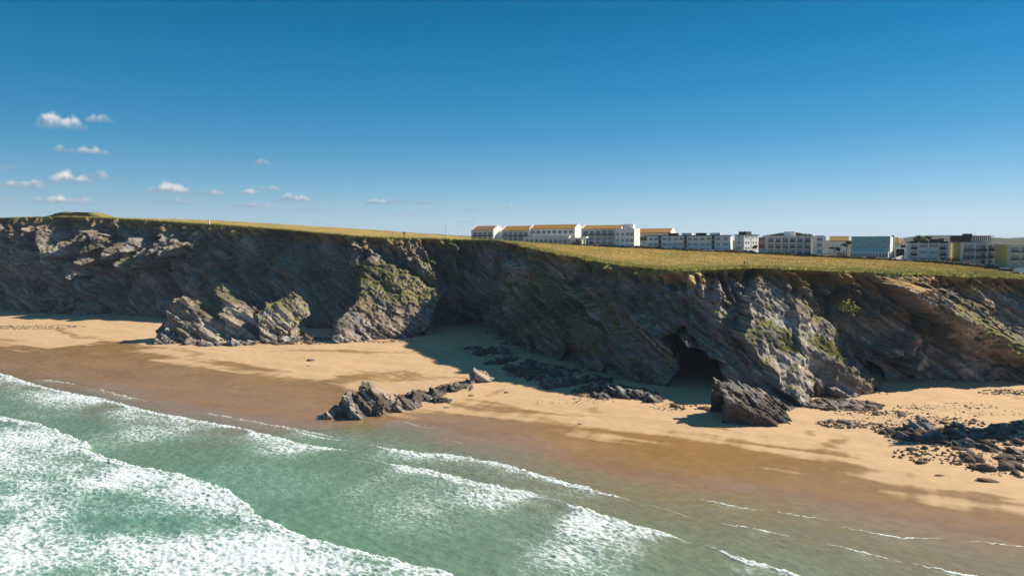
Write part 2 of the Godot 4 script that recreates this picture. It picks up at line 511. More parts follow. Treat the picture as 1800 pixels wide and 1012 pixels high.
func make_bodies() -> void:
	# the big grassy slab that leans out of the far wall
	var T := Vector3(-79.02, 46.82, -388)
	var R := Vector3(-37.62, 22.3, -374)
	var Rb := Vector3(-46.68, 2.23, -357)
	var L := Vector3(-79.89, 16.16, -348)
	var Mi := Vector3(-64.45, 19.37, -372)
	buttress(-105, -20, [pl3(T, R, L, Mi), pl(Vector3(.42, .5, .75), Vector3(-57.88, 8.12, -350)), sight(T, R, Mi), sight(R, Rb, Mi), sight(Vector3(-79, 48.09, -388), Vector3(-82.51, 37.52, -380), Mi), sight(Vector3(-82.05, 42.13, -384), Vector3(-79.25, 13.01, -345), Mi)])
	var L2 := Vector3(-86.02, 13.76, -338)
	var F2 := Vector3(-86.08, 1.84, -331)
	var M2 := Vector3(-74.19, 7.28, -345)
	buttress(-105, -20, [pl3(Vector3(-78.41, 21.02, -352), L2, Vector3(-53.29, 7.16, -358), Vector3(-77.46, 2.43, -360)), pl(Vector3(.40, .42, .81), Vector3(-71.64, 6.55, -333)), sight(L2, F2, M2), sight(L2, Vector3(-78.53, 21.76, -350), M2), sight(Vector3(-78.53, 21.76, -350), Vector3(-45.77, 5.79, -357), M2)])
	# lit shoulder on the far left wall
	var A := Vector3(-338.75, 45.93, -497)
	var Am := Vector3(-318.86, 21.8, -490)
	buttress(-400, -260, [pl(Vector3(.45, .62, .64), Vector3(-319.77, 34.04, -486)), pl(Vector3(.5, .3, .8), Vector3(-311.6, 9.18, -472)), sight(Vector3(-352.84, 52.05, -500), Vector3(-328.22, 26.09, -485), Am), sight(Vector3(-328.05, 30.08, -485), Vector3(-325.78, 3.22, -473), Am), sight(Vector3(-350.7, 54.09, -500), Vector3(-302.79, 19.78, -490), Am), sight(Vector3(-302.72, 21.8, -490), Vector3(-309.98, 0.97, -472), Am)])
	buttress(-400, -260, [pl(Vector3(.5, .6, .62), Vector3(-318.18, 50, -497)), sight(Vector3(-345.57, 62.32, -502), Vector3(-335.87, 33.75, -495), Vector3(-326.34, 50, -497)), sight(Vector3(-330.97, 67.23, -502), Vector3(-302.33, 37.77, -497), Vector3(-326.34, 50, -497)), sight(Vector3(-302.25, 39.81, -497), Vector3(-333.92, 31.71, -495), Vector3(-326.34, 50, -497))])
	buttress(-330, -230, [pl(Vector3(.55, .5, .66), Vector3(-288.52, 36.1, -484)), sight(Vector3(-282.3, 52, -488), Vector3(-292.43, 26.34, -480), Vector3(-286.53, 36.1, -484)), sight(Vector3(-280.23, 54, -488), Vector3(-282.77, 30.13, -484), Vector3(-287.33, 36.1, -484))])
	var rl := RandomNumberGenerator.new()
	rl.seed = 412
	for k in 40:
		var px := rl.randf_range(-20.0, 330.0) if k < 26 else rl.randf_range(70.0, 150.0)
		var py := rl.randf_range(392.0, 470.0) + px * 0.06 if k < 26 else rl.randf_range(465.0, 545.0)
		var d := lerpf(505.0, 452.0, px / 330.0) - (py - 390.0) * 0.12
		var at := Vector3((px - 900.0) / 1216.0 * d, 50.0 + (430.0 - py) / 1216.0 * d, -d)
		var w := rl.randf_range(3.0, 8.0)
		var hh := rl.randf_range(2.5, 7.0)
		buttress(at.x - 14.0, at.x + 14.0, [pl(Vector3(.55, .45, .7), at), pl(Vector3(-1, .1, -.25), at - Vector3(w * 0.5, 0, 0)), pl(Vector3(.3, -1, 0.02), at - Vector3(0, hh, 0)), pl(Vector3(.4, 1, -0.02), at + Vector3(0, hh * 0.6, 0))])
	for k in 22:
		var px := rl.randf_range(1430.0, 1640.0)
		var py := rl.randf_range(488.0, 635.0)
		var d := 250.0 - (py - 480.0) * 0.105 - 0.5
		var at := Vector3((px - 900.0) / 1216.0 * d, 50.0 + (430.0 - py) / 1216.0 * d, -d)
		var w := rl.randf_range(1.5, 4.0)
		var hh := rl.randf_range(1.2, 3.5)
		buttress(at.x - 8.0, at.x + 8.0, [pl(Vector3(.6, .5, .62), at), pl(Vector3(-1, .1, -.25), at - Vector3(w * 0.5, 0, 0)), pl(Vector3(.3, -1, 0.02), at - Vector3(0, hh, 0)), pl(Vector3(.5, 1, -0.02), at + Vector3(0, hh * 0.8, 0))])
	# spur under the sandy notch in the rim
	buttress(-110, 0, [pl(Vector3(.45, .5, .74), Vector3(-113.86, 50, -408)), sight(Vector3(-137.71, 58.59, -420), Vector3(-123.59, 41.55, -412), Vector3(-121.7, 51.69, -412)), sight(Vector3(-125.03, 60.26, -418), Vector3(-122.99, 41.59, -410), Vector3(-126.78, 51.69, -412))])
	buttress(-110, 0, [pl(Vector3(.5, .45, .74), Vector3(-83.2, 51.6, -390)), sight(Vector3(-94.64, 56.51, -398), Vector3(-86.16, 37.26, -388), Vector3(-83.65, 50, -392)), sight(Vector3(-84.23, 54.85, -395), Vector3(-83.9, 38.86, -388), Vector3(-86.87, 50, -392))])
	buttress(-90, 20, [pl(Vector3(.5, .45, .74), Vector3(-57.47, 50, -389)), sight(Vector3(-67.87, 53.87, -394), Vector3(-56.92, 39.79, -389), Vector3(-59.39, 48.4, -391)), sight(Vector3(-53.33, 53.87, -394), Vector3(-55.97, 39.79, -389), Vector3(-59.39, 48.4, -391))])
	# ribs of the near right-hand cliff
	var A1 := Vector3(85.57, 39.2, -239)
	var B1 := Vector3(72.46, 21.63, -212)
	var C1 := Vector3(95.55, 8.5, -213)
	var M1 := Vector3(87.12, 20.4, -224)
	buttress(60, 125, [pl3(A1, B1, C1, Vector3(93.4, 16.28, -240)), sight(A1, B1, M1), sight(B1, Vector3(86.95, 1.79, -211), M1), sight(Vector3(99.13, 40.54, -240), Vector3(100.39, 11.74, -220), M1), sight(Vector3(97.79, 13.58, -220), Vector3(93.62, 1.33, -213), M1)])
	var M3 := Vector3(104.99, 11.4, -222)
	buttress(70, 135, [pl(Vector3(.42, .75, .5), Vector3(101.59, 17.18, -223)), pl(Vector3(.12, .22, .96), Vector3(104.29, 8.72, -216.5)), sight(Vector3(93.89, 22.72, -228), Vector3(96.6, 2.69, -215), M3), sight(Vector3(108.52, 16.59, -222), Vector3(115.48, 4.62, -217), M3)])
	buttress(70, 135, [pl(Vector3(.45, .65, .6), Vector3(97.71, 32.45, -237)), sight(Vector3(93.21, 40.54, -240), Vector3(95.02, 25.34, -230), Vector3(99.1, 32.37, -238)), sight(Vector3(95.77, 40.54, -240), Vector3(102.3, 27.64, -236), Vector3(97.14, 32.37, -238)), sight(Vector3(102.27, 28.61, -236), Vector3(98, 20.56, -230), Vector3(97.24, 28.43, -238))])
	buttress(110, 240, [pl(Vector3(.45, .74, .50), Vector3(159.38, 24.2, -235.2)), pl(Vector3(-.34, -.75, .57), Vector3(154.36, 19.96, -233.2)), pl(Vector3(0, .0, 1), Vector3(0, 0, -222)), sight(Vector3(137.25, 39.9, -246), Vector3(147.32, 22.35, -236), Vector3(159.98, 22.74, -236))])

func make_cliff() -> void:
	make_bodies()
	# columns, evenly spaced along the wall
	var ts := PackedFloat32Array()
	var f := 0.0
	while f < CLIFF.size() - 1.001:
		ts.append(f)
		var g := minf(f + 0.02, CLIFF.size() - 1.0)
		var lb := Vector2(line_at(g, 0) - line_at(f, 0), line_at(g, 1) - line_at(f, 1)).length() / (g - f)
		var lt := Vector2(line_at(g, 2) - line_at(f, 2), line_at(g, 3) - line_at(f, 3)).length() / (g - f)
		var far := clampf((-line_at(f, 3) - 230.0) / 250.0, 0.0, 1.0)
		f += clampf(lerpf(0.29, 0.52, far) / maxf(0.6 * maxf(lb, lt) + 0.4 * minf(lb, lt), 0.5), 0.002, 0.25)
	var w := ts.size()
	var rows := 165
	var lips := [0.5, 1.2, 2.2, 3.6, 5.5, 8.0, 11.0]
	var h: int = rows + lips.size()
	var base := PackedVector3Array()
	var top := PackedVector3Array()
	for i in w:
		base.append(Vector3(line_at(ts[i], 0), 0, line_at(ts[i], 1)))
		top.append(Vector3(line_at(ts[i], 2), 0, line_at(ts[i], 3)))
	var out := PackedVector3Array()
	out.resize(w)
	for i in w:
		var a := maxi(i - 24, 0)
		var b := mini(i + 24, w - 1)
		var d := (base[b] - base[a]) + (top[b] - top[a])
		out[i] = Vector3(-d.z, 0, d.x).normalized()
		if out[i].z < 0.15: out[i] = (out[i] + Vector3(0, 0, 0.3)).normalized()
	edge_z.resize(1400)
	edge_z.fill(1e9)
	var v := PackedVector3Array()
	v.resize(w * h)
	for i in w:
		var o := out[i]
		var q := top[i]
		var rag := 2.6 * N.get_noise_2d(q.x * 0.045, q.z * 0.045 + 3.0) + 1.6 * N.get_noise_2d(q.x * 0.16, q.z * 0.16) + 0.6 * N.get_noise_2d(q.x * 0.6, q.z * 0.6)
		top[i] = q + o * (rag - 0.6)
		top[i].y = plateau(top[i].x, top[i].z)
		base[i] += o * (2.2 * N.get_noise_2d(base[i].x * 0.06, base[i].z * 0.06 + 50.0))
		base[i].y = -1.2
		var xi := int(top[i].x + 700.0)
		for k in range(maxi(xi - 1, 0), mini(xi + 2, 1400)): edge_z[k] = minf(edge_z[k], top[i].z)
		for j in rows:
			var s := j / (rows - 1.0)
			# the rim stands steeper than the slope below it
			var back: float = minf(s / 0.89, 1.0) * (1.0 - 0.06 * smoothstep(1.0, 0.89, s))
			var p := base[i].lerp(top[i], back)
			p.y = lerpf(base[i].y, top[i].y, s)
			var fade := smoothstep(1.0, 0.95, s)
			var big := 8.5 * FB.get_noise_3d(p.x * 0.017, p.y * 0.012, p.z * 0.017)
			p += o * big * (fade * 0.8 + 0.0) * smoothstep(0.0, 0.25, s)
			# steeper near the rim, hollowed at the foot
			p -= o * 1.4 * smoothstep(0.16, 0.0, s) * (0.6 + N.get_noise_2d(p.x * 0.05, p.z * 0.05))
			var c := 0.0
			for cave in CAVES:
				if absf(p.x - cave[0]) > cave[3] * 2.0 or absf(p.z - cave[2]) > 40.0: continue
				var along: float = (p.x - cave[0] + (p.y - cave[1]) * cave[6]) * sqrt(1.0 + pow(o.x / maxf(o.z, 0.2), 2.0))
				var e := Vector2(along / cave[3], (p.y - cave[1]) / cave[4]).length() + 0.25 * N.get_noise_3d(p.x * 0.2, p.y * 0.2, 5.0)
				c = maxf(c, smoothstep(1.0, 0.80, e) * cave[5])
			var body := 1.0
			var x := p.x + 1.6 * N.get_noise_3d(p.x * 0.12, p.y * 0.12, 1.0) + 0.6 * N.get_noise_3d(p.x * 0.5, p.y * 0.5, 1.5)
			var y := p.y + 1.6 * N.get_noise_3d(p.x * 0.12, p.y * 0.12, 2.0) + 0.6 * N.get_noise_3d(p.x * 0.5, p.y * 0.5, 2.5)
			for b in bodies:
				if p.x < b[0] or p.x > b[1]: continue
				var z := body_z(x, y, b[2])
				if z > p.z:
					body = (0.7 if p.x < 0.0 or p.x > 115.0 else 0.35)
					p.z = lerpf(p.z, z, smoothstep(1.0, 0.86, s))
			# ribs and gullies slanting down the wall
			var rw := p.x * 0.75 + p.y * 0.5 + 6.0 * N.get_noise_3d(p.x * 0.02, p.y * 0.02, 7.0)
			var bedded := smoothstep(-0.25, 0.25, N.get_noise_3d(p.x * 0.016, p.y * 0.016, p.z * 0.016 + 20.0))
			if p.x > 100.0: bedded *= 0.4
			var rib := (8.0 if p.x < -20.0 else 5.0) * (0.5 - absf(N.get_noise_3d(rw * 0.045, p.y * 0.010, p.z * 0.010 + 40.0)) * 2.2) + 1.8 * (0.5 - absf(N.get_noise_3d(rw * 0.13, p.y * 0.03, p.z * 0.02 + 80.0)) * 2.2)
			var crumb := smoothstep(0.68, 0.86, s + 0.10 * N.get_noise_2d(p.x * 0.05, 11.0)) * smoothstep(1.0, 0.97, s)
			var r := 2.6 * FB.get_noise_3d(p.x * 0.06, p.y * 0.05, p.z * 0.06) + clampf(1.2 + 3.0 * N.get_noise_3d(p.x * 0.02, p.y * 0.03, p.z * 0.02 + 9.0), 0.25, 2.4) * strata(p, 0.6) * body * (1.0 - 0.9 * crumb) * (0.25 + 0.95 * bedded) + (0.7 + 1.5 * (1.0 - bedded)) * blocks(p, 0.22) * body + (1.0 - bedded) * 0.9 * CE.get_noise_3d(p.x * 0.22, p.y * 0.18, p.z * 0.22) + (rib if body > 0.9 else 0.0) + 0.55 * blocks(p, 0.55) + 0.3 * blocks(p, 1.3) + 0.45 * FB.get_noise_3d(p.x * 0.45, p.y * 0.45, p.z * 0.45)
			r += crumb * (2.6 * (0.45 - absf(N.get_noise_3d(p.x * 0.16 + p.y * 0.05, p.y * 0.05, p.z * 0.1)) * 2.2) + 1.3 * CE.get_noise_3d(p.x * 0.30, p.y * 0.16, p.z * 0.30) + 0.8 * CE.get_noise_3d(p.x * 0.8, p.y * 0.5, p.z * 0.8) + 1.2 * FB.get_noise_3d(p.x * 0.3, p.y * 0.3, p.z * 0.3) - 0.5)
			if body < 0.6: r *= 0.6
			if p.x > 125.0: r *= 0.75
			p += o * (r * (fade * 0.85 + 0.15)) + (p - EYE).slide(Vector3.UP).normalized() * c
			p.y += 0.25 * fade * N.get_noise_3d(p.x * 0.7, p.y * 0.7, p.z * 0.7) * smoothstep(0.0, 0.1, s)
			v[i * h + j] = p
		for j in lips.size():
			var p: Vector3 = v[i * h + rows - 1] - o * lips[j]
			p.y = plateau(p.x, p.z) + (0.12 + 0.22 * N.get_noise_2d(p.x * 0.5, p.z * 0.5) if j < lips.size() - 1 else -0.9)
			if j == 0: p.y += 0.1
			v[i * h + rows + j] = p
		top_line.append(v[i * h + rows - 1])
		top_out.append(o)
	var n := grid_normals(v, w, h, Vector3(-0.2, 0.5, 0.85))
	var col := PackedColorArray()
	col.resize(v.size())
	for i in w:
		var H := top[i].y
		var x := top[i].x
		# how green this stretch is
		var veg0 := -0.25 + 0.35 * smoothstep(-110.0, -80.0, base[i].x) * smoothstep(-20.0, -40.0, base[i].x) + 0.45 * smoothstep(-12.0, 2.0, base[i].x) * smoothstep(45.0, 20.0, base[i].x) - 0.12 * smoothstep(70.0, 80.0, base[i].x)
		for j in h:
			var k := i * h + j
			var p := v[k]
			if j >= rows:
				col[k] = turf(p.x, p.z, (lips[j - rows] as float))
				continue
			var s := p.y / H
			var pale := -0.18 + 0.16 * smoothstep(-60.0, -300.0, x) + 0.16 * smoothstep(80.0, 95.0, p.x) + 0.42 * smoothstep(72.0, 78.0, p.x) * smoothstep(102.0, 94.0, p.x)
			if p.x > 15.0 and p.x < 65.0: pale += 0.14 * smoothstep(8.0, 20.0, p.y)
			if p.z > -364.0 and p.x < -20.0: pale += 0.30 * smoothstep(26.0, 14.0, p.y) * smoothstep(22.0, 10.0, p.y)
			var ochre := smoothstep(0.78, 0.98, s) * 0.85 + 0.18 * smoothstep(80.0, 100.0, x) * smoothstep(0.55, 0.95, s)
			var vg := veg0 * smoothstep(1.0, 7.0, p.y) - 0.55 * smoothstep(0.72, 0.84, s)
			if p.x < -20.0 and p.x > -110.0: vg -= 0.55 * smoothstep(25.0, 13.0, p.y)
			for q in GREENS:
				var d := p.distance_to(q[0])
				if d < q[1] * 1.5: vg += q[2] * smoothstep(q[1] * 1.4, q[1] * 0.5, d)
			col[k] = rock_color(p, n[k], pale, ochre, vg if p.y > 4.0 else -2.0, 2.6)
			if p.x > 92.0: col[k] = Color(col[k].r * 1.08, col[k].g * 1.03, col[k].b * 0.98)
			if p.x > 60.0 and vg > 0.3: col[k] = mixc(col[k], Color(0.23, 0.29, 0.05), clampf((vg - 0.3) * 1.4 * (col[k].g - col[k].r) * 12.0, 0.0, 0.8))
			if j > rows - 6: col[k] = mixc(col[k], turf(p.x, p.z, 0.0), smoothstep(0.3, 0.8, 0.2 * (j - rows + 6) + N.get_noise_3d(p.x * 0.35, p.y * 0.5, p.z * 0.35) * 0.8))
	# where grass has taken hold on the ledges
	for k in range(0, v.size(), 2):
		if col[k].g > col[k].r * 0.97 and col[k].g > 0.09 and v[k].y > 5.0 and n[k].y > 0.3 and k % h < rows: ledge_grass.append([v[k], n[k], col[k]])
	print("ledge grass ", ledge_grass.size())
	var o := put("cliff", build(v, n, grid_index(w, h), col), M.rock)
	tag(o, "tall dark slate cliff with slanting rock layers above the beach", "", "", "structure")
	print("cliff verts ", v.size())

# grassy patches on the near slopes: centre, radius, strength
const GREENS := [[Vector3(87.36, 16.59, -222), 6.0, 0.9], [Vector3(81.69, 23.43, -222), 4.0, 0.5], [Vector3(102.04, 17.22, -224), 5.5, 0.8], [Vector3(106.71, 15.48, -222), 4.5, 0.8], [Vector3(116.92, 27.45, -238), 5.0, 1.1], [Vector3(113.43, 28.34, -239), 3.0, 1.0], [Vector3(159.43, 19.92, -235), 6.5, 1.0], [Vector3(164.53, 16.59, -231), 6.5, 1.0], [Vector3(168.92, 14.01, -229), 6.0, 1.0], [Vector3(155.35, 24.49, -238), 5.0, 0.7], [Vector3(98.87, 35.2, -240), 4.0, 0.7], [Vector3(170.96, 17.41, -232), 5.0, 0.7], [Vector3(147.66, 32.08, -242), 5.0, 0.5], [Vector3(0, 24.45, -345), 14.0, 0.5], [Vector3(15.72, 31.7, -318), 12.0, 0.5], [Vector3(10.69, 39.33, -325), 12.0, 0.4]]
# ellipses hollowed into the foot of the wall: centre x, y, z, half width, half height, depth, slant
const CAVES := [[57.0, 0.5, -217.0, 11.0, 19.5, 75.0, 0.04], [125.0, 1.0, -231.0, 7.5, 8.5, 45.0, 0.3], [8.0, 4.0, -315.0, 5.5, 8.0, 6.0, 0.0], [22.0, 3.0, -270.0, 8.0, 8.0, 7.0, 0.3], [-22.0, 4.5, -394.0, 9.0, 10.0, 14.0, 0.0], [36.0, 2.0, -245.0, 7.0, 5.0, 5.0, 0.3]]

# colour of the turf: green towards the rim, straw-coloured inland, short lawns by the houses
const HEDGE := [Vector3(0, 50.17, -418), Vector3(33.24, 49.61, -405), Vector3(64.37, 48.1, -392), Vector3(91.65, 46.77, -372), Vector3(112.76, 45.9, -352), Vector3(137.62, 44.53, -335), Vector3(155.32, 43.55, -315), Vector3(169.75, 42.72, -295), Vector3(182.23, 41.35, -277), Vector3(199.92, 39.63, -270), Vector3(220.58, 38.18, -268)]
func hedge_z(x: float) -> float:
	for k in HEDGE.size() - 1:
		if x < HEDGE[k + 1].x: return lerpf(HEDGE[k].z, HEDGE[k + 1].z, clampf((x - HEDGE[k].x) / (HEDGE[k + 1].x - HEDGE[k].x), -3.0, 1.0))
	return HEDGE[-1].z

func turf(x: float, z: float, inland: float) -> Color:
	var a := FB.get_noise_2d(x * 0.035, z * 0.035)
	var b := FB.get_noise_2d(x * 0.3, z * 0.3)
	var c := N.get_noise_2d(x * 0.9, z * 0.9)
	var green := Color(0.23, 0.25, 0.06)
	var straw := Color(0.64, 0.44, 0.155)
	var olive := Color(0.40, 0.34, 0.11)
	var k := smoothstep(5.0, 24.0, inland + a * 12.0 + b * 5.0)
	var col := mixc(mixc(green, olive, 0.5 + b), mixc(straw, olive, 0.3 + a * 1.2 + b * 0.7), k)
	col = mixc(col, Color(0.50, 0.42, 0.27), smoothstep(1.0, 0.3, absf(inland - 13.0 - a * 14.0)) * 0.55)
	col = mixc(col, green * 1.15, smoothstep(0.12, 0.4, FB.get_noise_2d(x * 0.02 + 40.0, z * 0.05)) * (0.5 if x > -30.0 else 0.15))
	return col * (1.06 + 0.34 * b + 0.25 * c)

func make_plateau() -> void:
	var xs := PackedFloat32Array()
	var zs := PackedFloat32Array()
	var x := -4200.0
	while x < 4600.0:
		xs.append(x)
		x += 1.5 if x > -50.0 and x < 215.0 else (5.0 if x > -430.0 and x < 330.0 else clampf(minf(absf(x + 430.0), absf(x - 330.0)) * 0.2, 8.0, 110.0))
	var z := -210.0
	while z > -6500.0:
		zs.append(z)
		z -= 1.5 if z > -450.0 else clampf((-450.0 - z) * 0.12, 4.0, 130.0)
	var w := xs.size()
	var h := zs.size()
	var v := PackedVector3Array()
	var keep := PackedByteArray()
	var col := PackedColorArray()
	v.resize(w * h)
	keep.resize(w * h)
	col.resize(w * h)
	for i in w:
		var ez := -1e9
		var xi := int(xs[i] + 700.0)
		ez = edge_z[xi] if xi >= 0 and xi < 1400 and edge_z[xi] < 1e8 else (-560.0 if xs[i] < 0.0 else -225.0)
		var hz := hedge_z(xs[i])
		for j in h:
			var k := i * h + j
			keep[k] = 1 if zs[j] < ez - 4.5 else 0
			var inland := ez - zs[j]
			var y := plateau(xs[i], zs[j]) + 0.25 * N.get_noise_2d(xs[i] * 0.07, zs[j] * 0.07) if keep[k] else 40.0
			v[k] = Vector3(xs[i], y, zs[j])
			var c := turf(xs[i], zs[j], inland * 0.75)
			if zs[j] < hz and xs[i] > -15.0 and zs[j] > -700.0:
				c = mixc(Color(0.15, 0.20, 0.035), Color(0.22, 0.20, 0.15), smoothstep(3.0, 30.0, hz - zs[j] + 12.0 * N.get_noise_2d(xs[i] * 0.05, zs[j] * 0.05)))
			if zs[j] < -700.0:
				var q := N.get_noise_2d(xs[i] * 0.006, zs[j] * 0.004)
				c = mixc(Color(0.07, 0.10, 0.05), Color(0.15, 0.15, 0.07), smoothstep(-0.2, 0.2, q))
			col[k] = c
	# an old earthwork on the far headland
	for k in v.size():
		var d := Vector2((v[k].x + 323.0) / 26.0, (v[k].z + 520.0) / 22.0).length()
		v[k].y += 3.6 * smoothstep(1.0, 0.45, d)
	var n := grid_normals(v, w, h, Vector3.UP)
	var o := put("plateau", build(v, n, grid_index(w, h, keep), col), M.ground)
	tag(o, "straw coloured grass plateau on top of the cliff", "", "", "structure")
	print("plateau verts ", v.size())

# ------------------------------------------------------------------ beach and sea: s runs along the shore, t inland from the water's edge
const SH_O := Vector2(-200, -270)
const SH_S := Vector2(0.882, 0.472)
const SH_T := Vector2(0.472, -0.882)

func shore_xz(s: float, t: float) -> Vector2:
	return SH_O + SH_S * s + SH_T * t

const WATER_EDGE := [Vector2(-85.67, -5.97), Vector2(-35.31, -3.65), Vector2(1.88, -2.45), Vector2(23.58, -1.32), Vector2(49.9, -1.67), Vector2(75.55, -3.1), Vector2(95.39, -5.17), Vector2(109.83, -6.4), Vector2(132.12, -7.57), Vector2(149.25, -8.05), Vector2(161.92, -5.46), Vector2(170.59, 3.21), Vector2(182.77, 10.75), Vector2(196.58, 10.49), Vector2(215.29, 6.31), Vector2(229.36, 4.24), Vector2(241.96, -0.52), Vector2(255.88, -1.54), Vector2(268.1, -0.73), Vector2(283.85, 0.71), Vector2(293.39, 0.28), Vector2(300.39, -0.84), Vector2(314.01, -2.78), Vector2(326.07, -4.23), Vector2(340.04, -6.42)]
const DRY_EDGE := [Vector2(-213.87, 15.07), Vector2(-135.95, 36.07), Vector2(-88.43, 40.49), Vector2(-37.65, 37.7), Vector2(-35.35, 60.44), Vector2(-10.06, 64.45), Vector2(50.49, 44.02), Vector2(76.47, 47.94), Vector2(104.36, 37.09), Vector2(123.73, 37.59), Vector2(133.49, 50.54), Vector2(163.53, 35.44), Vector2(181.38, 26.4), Vector2(200.1, 32.11), Vector2(219.76, 30.44), Vector2(238.23, 27.02), Vector2(253.54, 27.6), Vector2(272.62, 31.42), Vector2(287.16, 30.62), Vector2(295.76, 30.23), Vector2(305.07, 21.82), Vector2(315.21, 17.6), Vector2(327.8, 13.81), Vector2(343.1, 5.97)]

func table(c: Array, s0: float, s1: float, n: int, wob := 0.0, sd := 0.0) -> PackedFloat32Array:
	var o := PackedFloat32Array()
	o.resize(n)
	var k := 0
	for i in n:
		var s := s0 + (s1 - s0) * i / (n - 1.0)
		while k < c.size() - 2 and s > c[k + 1].x: k += 1
		if s < c[0].x - 1.0 or s > c[-1].x + 1.0:
			o[i] = c[0].y if s < c[0].x else c[-1].y
			if wob < 0.0: o[i] = -1e6
			continue
		var m := c.size() - 1
		var u: float = clampf((s - c[k].x) / maxf(c[k + 1].x - c[k].x, 0.01), 0.0, 1.0)
		o[i] = lerpf(cr(c[maxi(k - 1, 0)].y, c[k].y, c[k + 1].y, c[mini(k + 2, m)].y, u), lerpf(c[k].y, c[k + 1].y, u), 0.4)
		o[i] += absf(wob) * (N.get_noise_2d(s * 0.12, sd) + 0.5 * N.get_noise_2d(s * 0.45, sd + 9.0))
	return o

func img(freq: float, w: int, h: int, sd: int, oct: int, ridged := false) -> PackedByteArray:
	var f := FastNoiseLite.new()
	f.noise_type = FastNoiseLite.TYPE_SIMPLEX_SMOOTH
	f.frequency = freq
	f.seed = sd
	f.fractal_octaves = oct
	if ridged: f.fractal_type = FastNoiseLite.FRACTAL_RIDGED
	return f.get_image(w, h, false, false, true).get_data()

# streams and damp patches on the sand: centre, half length, half width, direction (degrees from the shore line), darkness
const DAMP := [
	[Vector2(-83.18, 70.89), 52.0, 3.4, -14.0, 0.75], [Vector2(-59.54, 31.57), 40.0, 6.0, -8.0, 0.5], [Vector2(93.39, 89.04), 40.0, 3.0, 22.0, 0.75], [Vector2(146.85, 56.86), 24.0, 5.5, 10.0, 0.7], [Vector2(166.63, 60.86), 15.0, 3.0, 12.0, 0.5],
	[Vector2(33.41, 56.8), 30.0, 3.0, -20.0, 0.5], [Vector2(294.35, 37.82), 3.0, 7.0, -20.0, 0.8], [Vector2(265.27, 39.72), 13.0, 1.0, -4.0, 0.6], [Vector2(228.95, 46.37), 3.0, 6.0, 30.0, 0.5], [Vector2(226.58, 34.9), 10.0, 1.4, 20.0, 0.45],
	[Vector2(194.02, 49.71), 2.0, 5.0, 0.0, 0.5], [Vector2(319.63, 170.75), 3.0, 6.0, 0.0, 0.3], [Vector2(341.93, 115.03), 3.0, 7.0, 10.0, 0.5], [Vector2(326.74, 9.23), 3.0, 5.0, 0.0, 0.7], [Vector2(288.5, 43.66), 2.0, 4.0, 0.0, 0.6], [Vector2(321.91, 104.68), 10.0, 1.0, 30.0, 0.35]]

